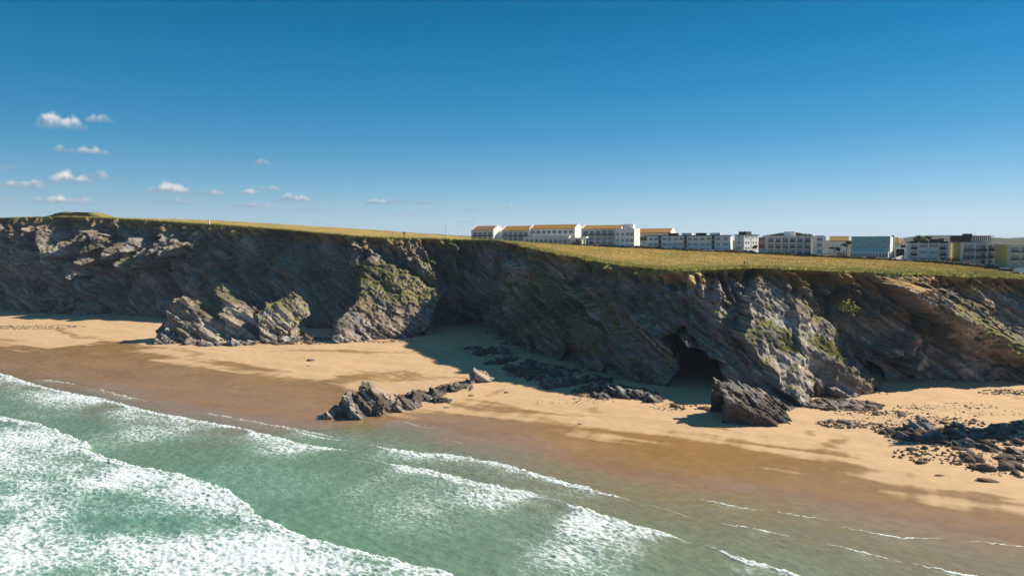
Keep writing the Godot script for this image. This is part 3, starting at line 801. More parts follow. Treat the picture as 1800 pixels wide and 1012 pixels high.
func make_beach() -> void:
	var W := 2048
	var Hh := 1024
	var s0 := -330.0
	var s1 := 420.0
	var t0 := -12.0
	var t1 := 238.0
	var wet := table(DRY_EDGE, s0, s1, W, 3.0, 4.0)
	var edge := table(WATER_EDGE, s0, s1, W, 1.2, 2.0)
	var fine := img(0.08, W, Hh, 31, 4)
	var broad := img(0.012, W, Hh, 32, 4)
	var strip := img(0.022, W / 4 + 1, Hh, 33, 4)
	var px := PackedByteArray()
	px.resize(W * Hh * 4)
	var damp := PackedFloat32Array()
	damp.resize(W * Hh)
	for d in DAMP:
		var ca := cos(deg_to_rad(d[3]))
		var sa := sin(deg_to_rad(d[3]))
		var rr: float = maxf(d[1], d[2]) * 1.3
		for i in range(maxi(int((d[0].x - rr - s0) / (s1 - s0) * W), 0), mini(int((d[0].x + rr - s0) / (s1 - s0) * W), W)):
			for j in range(maxi(int((d[0].y - rr - t0) / (t1 - t0) * Hh), 0), mini(int((d[0].y + rr - t0) / (t1 - t0) * Hh), Hh)):
				var a: float = s0 + (s1 - s0) * i / W - d[0].x
				var b: float = t0 + (t1 - t0) * j / Hh - d[0].y
				var u: float = (a * ca + b * sa) / d[1]
				var q := (broad[j * W + i] - 128) / 64.0
				var v: float = (-a * sa + b * ca) / d[2] + q * 0.9 + 0.5 * u * u
				var g: float = d[4] * smoothstep(1.1, 0.25, sqrt(u * u + v * v) + (fine[j * W + i] - 128) / 300.0)
				if g > damp[j * W + i]: damp[j * W + i] = g
	for j in Hh:
		var t := t0 + (t1 - t0) * j / Hh
		var sr := j * (W / 4 + 1)
		for i in W:
			var k := j * W + i
			var a := (fine[k] - 128) * 0.0078
			var b := (broad[k] - 128) * 0.0078
			var c := (strip[sr + (i >> 2)] - 128) * 0.0078
			var m := (wet[i] - t + b * 4.0 + c * 17.0) * 0.075 + 0.35
			m = clampf(m, 0.0, 1.0)
			m = m * m * (3.0 - 2.0 * m)
			m = maxf(m, damp[k])
			var sw := clampf((edge[i] + 9.0 - t + c * 6.0) * 0.11, 0.0, 1.0)
			var lit := 1.0 + a * 0.06 + c * 0.05
			var r := (190.0 + (152.0 - 190.0) * m) 
			var g := (158.0 + (117.0 - 158.0) * m)
			var bb := (119.0 + (70.0 - 119.0) * m)
			r += (141.0 - r) * sw * 0.8 + b * 7.0 * m
			g += (117.0 - g) * sw * 0.8 + b * 7.0 * m
			bb += (92.0 - bb) * sw * 0.8 + b * 8.0 * m
			px[k * 4] = int(clampf(r * lit, 0, 255))
			px[k * 4 + 1] = int(clampf(g * lit, 0, 255))
			px[k * 4 + 2] = int(clampf(bb * lit, 0, 255))
			px[k * 4 + 3] = int(clampf(235.0 - 172.0 * m - 35.0 * sw + a * 12.0, 30.0, 255.0))
	var tex := ImageTexture.create_from_image(Image.create_from_data(W, Hh, false, Image.FORMAT_RGBA8, px))
	var m := StandardMaterial3D.new()
	m.albedo_texture = tex
	m.roughness = 1.0
	m.roughness_texture = tex
	m.roughness_texture_channel = BaseMaterial3D.TEXTURE_CHANNEL_ALPHA
	m.metallic_specular = 0.6
	m.texture_repeat = false
	var v := PackedVector3Array()
	var uv := PackedVector2Array()
	var w := 420
	var h := 200
	for i in w:
		for j in h:
			var s := s0 - 40.0 + (s1 - s0 + 120.0) * i / (w - 1.0)
			var t := -120.0 + (t1 + 130.0) * pow(j / (h - 1.0), 1.0)
			var p := shore_xz(s, t)
			var y := beach_y(p.x, p.y)
			if t > 8.0: y += smoothstep(8.0, 40.0, t) * (0.35 * FB.get_noise_2d(p.x * 0.03, p.y * 0.03) + 0.06 * N.get_noise_2d(p.x * 0.3, p.y * 0.3))
			v.append(Vector3(p.x, y, p.y))
			uv.append(Vector2((s - s0) / (s1 - s0), (t - t0) / (t1 - t0)))
	var o := put("beach", build(v, grid_normals(v, w, h, Vector3.UP), grid_index(w, h), PackedColorArray(), uv), m)
	tag(o, "wide golden sand beach, wet and shining near the water", "", "", "structure")

# breaking waves: line of the front, solid width, tail length, tail density, height, seed
const WAVES := [
	[[Vector2(37.06, -44.47), Vector2(63.04, -40.6), Vector2(81.94, -40.46), Vector2(99.3, -40.33), Vector2(116.24, -42.18), Vector2(130.81, -44.8), Vector2(141.01, -48.76), Vector2(157.06, -50.07), Vector2(175.2, -49.25), Vector2(189.63, -51.01), Vector2(201.43, -55.68), Vector2(206.44, -57.5), Vector2(217.28, -59.91), Vector2(227.85, -60.42), Vector2(237.3, -59.23), Vector2(246.32, -59.07), Vector2(255.19, -59.79)], 2.8, 110.0, 1.04, 1.2, 1.0],
	[[Vector2(-46.49, -4.99), Vector2(4.54, -3.72), Vector2(50.11, -10.42), Vector2(84.87, -11.72), Vector2(107.62, -14.31), Vector2(134.54, -15.21), Vector2(153.24, -15.45), Vector2(170.19, -17.49), Vector2(182.53, -18.22), Vector2(192.11, -16.3)], 2.2, 26.0, 0.9, 0.45, 2.0],
	[[Vector2(191.08, -10.89), Vector2(201.32, -10.84), Vector2(215.99, -8.13), Vector2(228.59, -8.61), Vector2(241.36, -11.4), Vector2(252.82, -13.91), Vector2(261.23, -15.16)], 2.0, 13.0, 0.9, 0.4, 3.0],
	[[Vector2(202.14, -20.42), Vector2(211.29, -19.7), Vector2(224.07, -20.65), Vector2(235.78, -21.53), Vector2(243.57, -21.43), Vector2(248.76, -22.87)], 3.2, 26.0, 0.98, 0.45, 4.0],
	[[Vector2(248.69, -23.25), Vector2(258.52, -25.44), Vector2(266.91, -27.71), Vector2(274.38, -29.1), Vector2(276.64, -29.68)], 3.2, 48.0, 0.95, 0.5, 5.0],
	[[Vector2(278.65, -29.36), Vector2(285.03, -31.21), Vector2(293.75, -33.49), Vector2(300.1, -35.76)], 2.2, 26.0, 0.95, 0.4, 6.0],
	[[Vector2(272.92, -8.56), Vector2(279.98, -8.52), Vector2(285.49, -9.13)], 1.3, 8.0, 0.8, 0.15, 7.0],
	[[Vector2(287.34, -7.82), Vector2(291.17, -8.27), Vector2(296.2, -8.58)], 1.3, 6.0, 0.7, 0.15, 8.0],
	[[Vector2(298.53, -10.22), Vector2(306.01, -10.34), Vector2(313.69, -8.06)], 1.0, 5.0, 0.6, 0.1, 9.0],
	[[Vector2(317.94, -6.05), Vector2(322.82, -5.22), Vector2(328.23, -5.03)], 1.0, 5.0, 0.6, 0.1, 10.0],
	[[Vector2(265.48, -16.28), Vector2(268.94, -16.71), Vector2(273.36, -18.42)], 0.6, 10.0, 0.8, 0.15, 11.0],
	[[Vector2(279.43, -19.01), Vector2(284.69, -18.19), Vector2(290.87, -18.7)], 1.4, 11.0, 0.9, 0.2, 12.0],
	[[Vector2(296.9, -19.09), Vector2(302.69, -19.42), Vector2(307.7, -20.44)], 1.8, 16.0, 0.98, 0.25, 13.0],
	[[Vector2(308.95, -20.66), Vector2(312.16, -20.91), Vector2(318.03, -21.11), Vector2(323.28, -23.35)], 1.6, 11.0, 0.9, 0.25, 14.0],
	[[Vector2(159.4, -8.84), Vector2(172.49, -10.85), Vector2(184.92, -10.19)], 0.7, 5.0, 0.5, 0.15, 15.0],
	[[Vector2(22.37, -0.69), Vector2(60.27, -1.73), Vector2(97.08, -6.11)], 0.5, 5.0, 0.6, 0.05, 16.0],
	[[Vector2(117.83, -6.37), Vector2(137.32, -7.84), Vector2(155.89, -8), Vector2(181.59, -9.02)], 0.45, 4.0, 0.55, 0.05, 17.0],
	[[Vector2(183.45, 9.87), Vector2(189.85, 9.23), Vector2(197.6, 8.22)], 0.35, 1.2, 0.3, 0.05, 18.0],
	[[Vector2(206.33, 1.48), Vector2(209.74, 1.55), Vector2(212.25, 0.8)], 0.7, 3.5, 0.55, 0.1, 19.0],
	[[Vector2(251.13, -18.81), Vector2(253.6, -18.9), Vector2(254.42, -19.15)], 0.6, 1.0, 0.4, 0.1, 20.0],
	[[Vector2(195.49, -21.57), Vector2(199.82, -21.66), Vector2(203.73, -22.37)], 0.5, 18.0, 0.8, 0.1, 21.0]]

func make_sea() -> void:
	var W := 2048
	var Hh := 1024
	var s0 := -40.0
	var s1 := 372.0
	var t0 := -112.0
	var t1 := 12.0
	var ds := (s1 - s0) / W
	var dt := (t1 - t0) / Hh
	var edge := table(WATER_EDGE, s0, s1, W, 1.2, 2.0)
	var dens := PackedFloat32Array()
	dens.resize(W * Hh)
	var lift := PackedFloat32Array()
	lift.resize(W * Hh)
	var n1 := img(0.06, W, Hh, 51, 3)
	var n2 := img(0.17, W, Hh, 52, 3)
	var patch := img(0.006, W, Hh, 53, 4)
	var chop := img(0.055, W, Hh, 54, 4)
	var fronts := []
	var shelf := PackedFloat32Array()
	for i in W: shelf.append(lerpf(1.3, 0.50, smoothstep(160.0, 320.0, s0 + ds * i)))
	for q in WAVES:
		var tb := table(q[0], s0, s1, W, -0.55, q[5] * 13.0)
		fronts.append(tb)
		var a: float = q[0][0].x
		var b: float = q[0][-1].x
		for i in W:
			if tb[i] < -1e5: continue
			var s := s0 + ds * i
			var ends := smoothstep(0.0, 9.0, s - a) * smoothstep(0.0, 9.0, b - s)
			if ends <= 0.0: continue
			var wide: float = q[1] * (0.8 + 0.45 * N.get_noise_2d(s * 0.09, q[5] * 5.0)) * ends
			var tail: float = q[2] * (0.8 + 0.5 * N.get_noise_2d(s * 0.035, q[5] * 3.0))
			var jf := int((tb[i] - t0) / dt)
			for j in range(maxi(int((tb[i] - tail * 1.2 - t0) / dt), 0), mini(jf + 1, Hh)):
				var d := (jf - j) * dt
				var e: float = 1.15 if d < wide else q[3] * ends * exp(-(d - wide) / tail * (0.6 if q[2] > 60.0 else 1.2)) * (1.0 + 0.9 * (patch[j * W + i] - 128) / 128.0)
				var k := j * W + i
				if e > dens[k]: dens[k] = e
				var l: float = q[4] * ends * exp(-d / (7.0 + q[4] * 9.0))
				if l > lift[k]: lift[k] = l
	var px := PackedByteArray()
	px.resize(W * Hh * 4)
	var relief := PackedByteArray()
	relief.resize(W * Hh)
	for j in Hh:
		var t := t0 + dt * j
		for i in W:
			var k := j * W + i
			var a := n1[k] - 128
			var b := n2[k] - 128
			# foam gathers in a web round open cells
			var lace := (absf(a) * 0.0145 + absf(b) * 0.0065)
			var p := (patch[k] - 128) * 0.0078
			var depth := (edge[i] - t) * shelf[i]
			var x := maxf(dens[k], clampf(0.20 + p * 0.45, 0.0, 0.34) * clampf((depth - 8.0) * 0.06, 0.0, 1.0))
			var f := clampf((x * 1.12 - lace * 0.9) * 1.15 + 0.03, 0.0, 1.0)
			f = f * (0.75 + 0.25 * f)
			var milk := clampf(x * 0.55 - 0.05, 0.0, 0.5)
			# shallow water over sand turns green with depth
			var c := (chop[k] - 128) * 0.0078
			depth += p * 3.5 * shelf[i]
			var r := 141.0
			var g := 119.0
			var bb := 92.0
			var u := clampf(depth * 0.09, 0.0, 1.0)
			r += (122.0 - r) * u
			g += (117.0 - g) * u
			bb += (92.0 - bb) * u
			u = clampf((depth - 9.0) * 0.045, 0.0, 1.0)
			r += (106.0 - r) * u
			g += (130.0 - g) * u
			bb += (106.0 - bb) * u
			u = clampf((depth - 40.0) * 0.02, 0.0, 1.0)
			r += (93.0 - r) * u
			g += (133.0 - g) * u
			bb += (113.0 - bb) * u
			r += (150.0 - r) * milk
			g += (178.0 - g) * milk
			bb += (168.0 - bb) * milk
			var lit := 1.0 + c * 0.07
			px[k * 4] = int(clampf(r * lit * (1.0 - f) + 208.0 * f, 0, 255))
			px[k * 4 + 1] = int(clampf(g * lit * (1.0 - f) + 219.0 * f, 0, 255))
			px[k * 4 + 2] = int(clampf(bb * lit * (1.0 - f) + 224.0 * f, 0, 255))
			px[k * 4 + 3] = int(38.0 + 190.0 * f)
			relief[k] = int(clampf(90.0 + f * 70.0 + (c * 55.0 + b * 0.15) * clampf(depth * 0.05, 0.12, 1.0), 0, 255))
	var tex := ImageTexture.create_from_image(Image.create_from_data(W, Hh, false, Image.FORMAT_RGBA8, px))
	var m := StandardMaterial3D.new()
	m.albedo_texture = tex
	m.roughness = 1.0
	m.roughness_texture = tex
	m.roughness_texture_channel = BaseMaterial3D.TEXTURE_CHANNEL_ALPHA
	m.metallic_specular = 0.4
	m.texture_repeat = false
	m.heightmap_enabled = true
	m.heightmap_texture = ImageTexture.create_from_image(Image.create_from_data(W, Hh, false, Image.FORMAT_L8, relief))
	m.heightmap_scale = 45.0
	var v := PackedVector3Array()
	var uv := PackedVector2Array()
	var w := 700
	var h := 330
	for i in w:
		var s := s0 + (s1 - s0) * i / (w - 1.0)
		var ii := mini(int((s - s0) / ds), W - 1)
		for j in h:
			var t := lerpf(t0, edge[ii], j / (h - 1.0))
			var jj := clampi(int((t - t0) / dt), 0, Hh - 1)
			var p := shore_xz(s, t)
			var y := lift[jj * W + ii] + 0.03
			var out := smoothstep(0.0, 25.0, edge[ii] - t)
			y += out * (0.16 * N.get_noise_2d(s * 0.05, t * 0.16) + 0.07 * N.get_noise_2d(s * 0.3, t * 0.6)) - 0.06 * out
			var f := clampf(dens[jj * W + ii], 0.0, 1.0)
			y += f * 0.18 * N.get_noise_2d(s * 0.9, t * 1.1)
			y = maxf(y - 0.25 * out * 0.0, beach_y(p.x, p.y) + 0.03)
			v.append(Vector3(p.x, y, p.y))
			uv.append(Vector2((s - s0) / (s1 - s0), (t - t0) / (t1 - t0)))
	var o := put("sea", build(v, grid_normals(v, w, h, Vector3.UP), grid_index(w, h), PackedColorArray(), uv), m)
	tag(o, "green sea with white breaking waves running up the sand", "", "", "structure")
	# the open water outside the surf
	var v2 := PackedVector3Array()
	for i in 40:
		for j in 30:
			var p := shore_xz(-900.0 + 2100.0 * i / 39.0, -1500.0 + 1470.0 * j / 29.0)
			v2.append(Vector3(p.x, -0.75, p.y))
	var deep := plain(Color(0.035, 0.12, 0.10), 0.15)
	o = put("water", build(v2, grid_normals(v2, 40, 30, Vector3.UP), grid_index(40, 30)), deep)
	tag(o, "open green sea beyond the surf", "", "", "structure")

# ------------------------------------------------------------------ rocks
func boulder_mesh(sd: int, flat: float) -> ArrayMesh:
	var r := RandomNumberGenerator.new()
	r.seed = sd
	var cuts := []
	for k in 13:
		var d := Vector3(r.randfn(), r.randfn(), r.randfn()).normalized()
		cuts.append([d, r.randf_range(0.55, 0.95)])
	var v := PackedVector3Array()
	var w := 15
	var h := 9
	for i in w:
		for j in h:
			var a := TAU * i / (w - 1.0)
			var b := PI * (j / (h - 1.0) - 0.5)
			var d := Vector3(cos(b) * cos(a), sin(b), cos(b) * sin(a))
			var l := 1.0
			for c in cuts:
				var g := d.dot(c[0])
				if g > 0.05: l = minf(l, c[1] / g)
			l += 0.10 * N.get_noise_3d(d.x * 2.2 + sd, d.y * 2.2, d.z * 2.2)
			v.append(Vector3(d.x * l * 1.15, d.y * l * flat, d.z * l * 0.9) * 0.5)
	return build(v, grid_normals(v, w, h, Vector3(0, 0, 0)), grid_index(w, h))

func fix_out(m: ArrayMesh) -> ArrayMesh:
	return m

# heaps of loose rocks: polygon centre, half sizes along x and z, how many, smallest and largest size, material, label stem
const HEAPS := [
	[Vector3(96.92, 2.56, -202.4), 11.0, 6.5, 110, 1.0, 3.6, "boulder_grey", "boulder in the heap at the foot of the buttress", "boulders heaped at the foot of the buttress"],
	[Vector3(100.19, 2.18, -173.93), 6.0, 7.0, 34, 1.0, 3.2, "boulder", "dark boulder on the near end of the weedy reef", "boulders on the near end of the reef"],
	[Vector3(111.31, 2.19, -168.68), 16.0, 7.0, 70, 1.2, 4.0, "boulder", "dark boulder in the shaded weedy reef", "boulders in the shaded reef"],
	[Vector3(107.99, 1.75, -149.98), 9.0, 7.0, 30, 1.0, 3.6, "boulder", "low dark boulder by the green rock pool", "boulders by the rock pool"],
	[Vector3(129.17, 2.67, -196.26), 17.0, 7.0, 26, 0.5, 1.6, "boulder", "small dark rock scattered on the cove sand", "rocks scattered on the cove sand"],
	[Vector3(159.62, 2.93, -218.05), 9.0, 4.0, 16, 0.8, 2.2, "boulder", "boulder below the right hand cliff", "boulders below the right hand cliff"],
	[Vector3(111, 2.78, -218.75), 9.0, 3.0, 12, 0.8, 2.4, "boulder_grey", "flat rock lying before the small cave", "rocks before the small cave"],
	[Vector3(-117.16, 2.68, -329.01), 26.0, 5.0, 80, 1.2, 3.6, "boulder", "dark rock in the skirt of the twin stacks", "rocks round the twin stacks"],
	[Vector3(-95.61, 2.85, -339.66), 14.0, 3.0, 10, 0.7, 1.8, "boulder", "dark rock between stack and grassy spur", "rocks between stack and spur"],
	[Vector3(-58.25, 2.93, -335.04), 16.0, 4.0, 14, 0.7, 1.8, "boulder_brown", "small rock at the foot of the grassy spur", "rocks at the foot of the grassy spur"],
	[Vector3(-279.09, 2.48, -397.08), 28.0, 8.0, 34, 0.8, 2.4, "boulder", "low dark rock on the far sand", "rocks on the far sand"],
	[Vector3(-28.42, 1.68, -220.41), 6.0, 4.0, 30, 1.0, 3.2, "boulder_grey", "rock in the low ridge beside the beach outcrop", "rocks of the low ridge"],
	[Vector3(-19.22, 2.05, -231.15), 5.0, 4.5, 22, 1.0, 2.8, "boulder_grey", "rock between outcrop and leaning slab", "rocks between outcrop and leaning slab"],
	[Vector3(-12.55, 2.89, -302.93), 16.0, 12.0, 20, 0.8, 2.2, "boulder", "dark rock in the shade of the inlet", "rocks in the shade of the inlet"],
	[Vector3(12.66, 2.63, -254.05), 13.0, 10.0, 70, 1.4, 4.2, "boulder", "dark rock in the shaded foreshore", "rocks in the shaded foreshore"],
	[Vector3(33.05, 2.35, -220.73), 12.0, 7.0, 60, 1.2, 3.6, "boulder", "dark rock below the headland", "rocks below the headland"],
	[Vector3(48.75, 2.18, -201.83), 8.0, 4.0, 10, 0.7, 1.8, "boulder", "dark rock before the big cave", "rocks before the big cave"],
	[Vector3(102.28, 2.47, -191.75), 9.0, 5.0, 26, 0.7, 2.2, "boulder_grey", "rock on the sand between the heap and the reef", "rocks between heap and reef"],
	[Vector3(113.05, 2.43, -183.16), 12.0, 5.0, 30, 0.7, 2.4, "boulder_grey", "rock on the sand above the reef", "rocks above the reef"],
	[Vector3(104.32, 1.85, -155.87), 14.0, 6.0, 30, 0.7, 2.4, "boulder", "rock scattered on the sand seaward of the reef", "rocks seaward of the reef"],
	[Vector3(89.66, 2.22, -182.17), 7.0, 3.5, 22, 0.7, 2.2, "boulder_grey", "rock at the seaward end of the boulder heap", "rocks at the seaward end of the heap"],
	[Vector3(19.22, 2.03, -209.93), 12.0, 3.5, 6, 0.4, 0.9, "boulder", "weedy stone on the sunlit sand", "weedy stones on the sunlit sand"]]

const SINGLES := [
	[Vector3(-83.09, 2.34, -282.2), 3.6, 1.5, 2.2, "boulder_grey", "lone flat grey rock on open sand left of the reef"],
	[Vector3(-80.41, 2.16, -269.89), 1.5, 0.7, 1.0, "boulder_grey", "tiny dark rock just seaward of the lone flat rock"],
	[Vector3(-13.06, 1.83, -218.06), 2.2, 0.9, 1.3, "boulder", "small dark rock on sand below the leaning slab"],
	[Vector3(-1.85, 2.05, -222.12), 1.8, 0.6, 1.2, "boulder", "weedy stone at the head of a sand runnel"],
	[Vector3(-21.11, 1.54, -211.33), 3.4, 1.3, 2.0, "boulder_grey", "long low rock on the sand right of the outcrop"],
	[Vector3(18.5, 1.37, -184.82), 1.6, 0.5, 0.9, "boulder", "single weedy stone in wet sand below the runnel"],
	[Vector3(-19.6, 1.35, -204.6), 2.4, 0.4, 1.0, "boulder", "flat weed covered rock at the edge of wet sand"],
	[Vector3(56.52, 2.22, -199.56), 4.5, 1.4, 2.4, "boulder", "dark hump of rock in the shade left of the big slab"],
	[Vector3(91.49, 1.56, -151.78), 3.2, 1.1, 2.0, "boulder", "low dark rock standing alone on pale sand"],
	[Vector3(94.52, 1.83, -160.34), 2.8, 1.2, 2.0, "boulder", "dark rock seaward of the reef with a pale gap"],
	[Vector3(90.42, 1.28, -143.45), 2.6, 0.5, 1.2, "boulder", "flat olive weed patch stone on pale sand"],
	[Vector3(98.16, 1.31, -140.19), 4.6, 1.2, 2.2, "boulder", "long flat black rock nearest the wet sand"]]

func drop(called: String, mesh: Mesh, mat: Material, p: Vector3, size: Vector3, turn: Vector3) -> MeshInstance3D:
	var o := put(called, mesh, mat, p)
	o.rotation = turn
	o.scale = size
	return o

func make_rocks() -> void:
	var kinds := []
	for k in 9: kinds.append(boulder_mesh(100 + k, [0.55, 0.7, 0.85][k % 3]))
	var rubble_at := []
	var all := []
	for qi in HEAPS.size():
		var q: Array = HEAPS[qi]
		for k in q[3]:
			var a := rng.randf() * TAU
			var r := sqrt(rng.randf())
			var p: Vector3 = q[0] + Vector3(cos(a) * r * q[1], 0, sin(a) * r * q[2])
			p.y = beach_y(p.x, p.z)
			var size: float = lerpf(q[4], q[5], pow(rng.randf(), 1.8)) * (1.25 - 0.4 * r)
			all.append([size / p.distance_to(EYE), size, p, qi])
		for k in q[3] * 9:
			var a := rng.randf() * TAU
			var r := sqrt(rng.randf()) * 1.2
			var p: Vector3 = q[0] + Vector3(cos(a) * r * q[1], 0, sin(a) * r * q[2])
			p.y = beach_y(p.x, p.z) + 0.03
			rubble_at.append([p, rng.randf_range(0.3, 1.0) * minf(q[5] * 0.5, 1.0)])
	all.sort_custom(func(a, b): return a[0] > b[0])
	var made := {}
	for k in all.size():
		var s: float = all[k][1]
		var p: Vector3 = all[k][2]
		var q: Array = HEAPS[all[k][3]]
		if k >= 288:
			rubble_at.append([p, s])
			continue
		var o := drop("boulder", kinds[rng.randi() % 9], M[q[6]], p + Vector3.UP * s * 0.1, Vector3(s * rng.randf_range(0.9, 1.5), s * rng.randf_range(0.7, 1.0), s), Vector3(rng.randf_range(-0.3, 0.3), rng.randf() * TAU, rng.randf_range(-0.4, 0.1)))
		tag(o, q[7], "rock", q[8])
		if not made.has(q[7]): made[q[7]] = []
		made[q[7]].append([o, s])
	# what sets some of each heap apart: size, or a place at its end
	for stem in made:
		var list: Array = made[stem]
		list.sort_custom(func(a, b): return a[1] > b[1])
		var words := ["largest ", "second largest ", "third largest "]
		for k in mini(3, list.size()): list[k][0].set_meta("label", words[k] + stem)
		var rest := list.slice(3)
		for way in [["leftmost ", Vector3(1, 0, 0)], ["rightmost ", Vector3(-1, 0, 0)], ["most seaward ", Vector3(0, 0, -1)], ["most landward ", Vector3(0, 0, 1)]]:
			if rest.is_empty(): break
			var best := 0
			for k in rest.size():
				if rest[k][0].position.dot(way[1]) < rest[best][0].position.dot(way[1]): best = k
			rest[best][0].set_meta("label", way[0] + "smaller " + stem)
			rest.remove_at(best)
	for q in SINGLES:
		var p: Vector3 = q[0]
		p.y = beach_y(p.x, p.z)
		var o := drop("boulder", kinds[rng.randi() % 9], M[q[4]], p + Vector3.UP * q[2] * 0.1, Vector3(q[1], q[2] * 1.3, q[3]), Vector3(0, rng.randf_range(-0.4, 0.4), -0.08))
		tag(o, q[5], "rock")
	# loose rubble among the boulders
	var mm := MultiMesh.new()
	mm.transform_format = MultiMesh.TRANSFORM_3D
	mm.mesh = kinds[4]
	mm.instance_count = rubble_at.size()
	for k in rubble_at.size():
		var s: float = rubble_at[k][1]
		mm.set_instance_transform(k, Transform3D(Basis.from_euler(Vector3(rng.randf() * 0.6, rng.randf() * TAU, rng.randf() * 0.6)) * Basis.from_scale(Vector3(s * 1.2, s * 0.8, s)), rubble_at[k][0]))
	var mi := MultiMeshInstance3D.new()
	mi.name = "rubble"
	mi.multimesh = mm
	mi.material_override = M.boulder
	add_child(mi)
	tag(mi, "small dark stones strewn among the boulders on the sand", "", "", "stuff")
	make_stacks()

func slab(a: Vector3, left: Vector3, dip: Vector3, length: float, back: float, front: float, thick := 60.0) -> Array:
	# a leaning slab: a is the upper left front corner, dip the normal of its upper face
	return [pl(dip, a), pl(left, a), pl(Vector3(0.15, 0.22, 0.96), a + Vector3(0, 0, front)), pl(Vector3(0.1, 0.2, -0.97), a - Vector3(0, 0, back)), pl(Vector3(0.85, 0.5, 0.1), a + Vector3(length, 0, 0)), pl(Vector3(0, -1, 0), Vector3(0, -2, 0)), pl(-dip, a - dip.normalized() * thick)]

func reef(at: Array, high: float, wide: float, label: String, sd: int) -> void:
	var r := RandomNumberGenerator.new()
	r.seed = sd
	var b := []
	var lo := Vector3(1e9, 0.6, 1e9)
	var hi := Vector3(-1e9, 8.0, -1e9)
	for c: Vector3 in at:
		for k in 4:
			var p := c + Vector3(r.randf_range(-1, 1) * wide * 0.7, 0, r.randf_range(-1, 1) * wide * 0.6)
			var t := high * r.randf_range(0.6, 1.4)
			var w := wide * r.randf_range(0.2, 0.55)
			b.append([pl(Vector3(0.25, 0.95, 0.2), p + Vector3(0, t, 0)), pl(Vector3(-0.7, 0.7, 0.1), p + Vector3(-w, t * 0.5, 0)), pl(Vector3(0.6, 0.8, 0.1), p + Vector3(w, t * 0.5, 0)), pl(Vector3(0, 0.75, 0.65), p + Vector3(0, t * 0.5, w)), pl(Vector3(0, 0.75, -0.65), p + Vector3(0, t * 0.5, -w)), pl(Vector3(0, -1, 0), Vector3.ZERO)])
			lo = Vector3(minf(lo.x, p.x - wide * 1.6), lo.y, minf(lo.z, p.z - wide * 1.6))
			hi = Vector3(maxf(hi.x, p.x + wide * 1.6), hi.y, maxf(hi.z, p.z + wide * 1.6))
	tag(put("rock_reef", rock_mesh(b, lo, hi, 0.42, 1.0, [-0.3, 0.0, -3.0, 4.0]), M.rock), label, "rock")

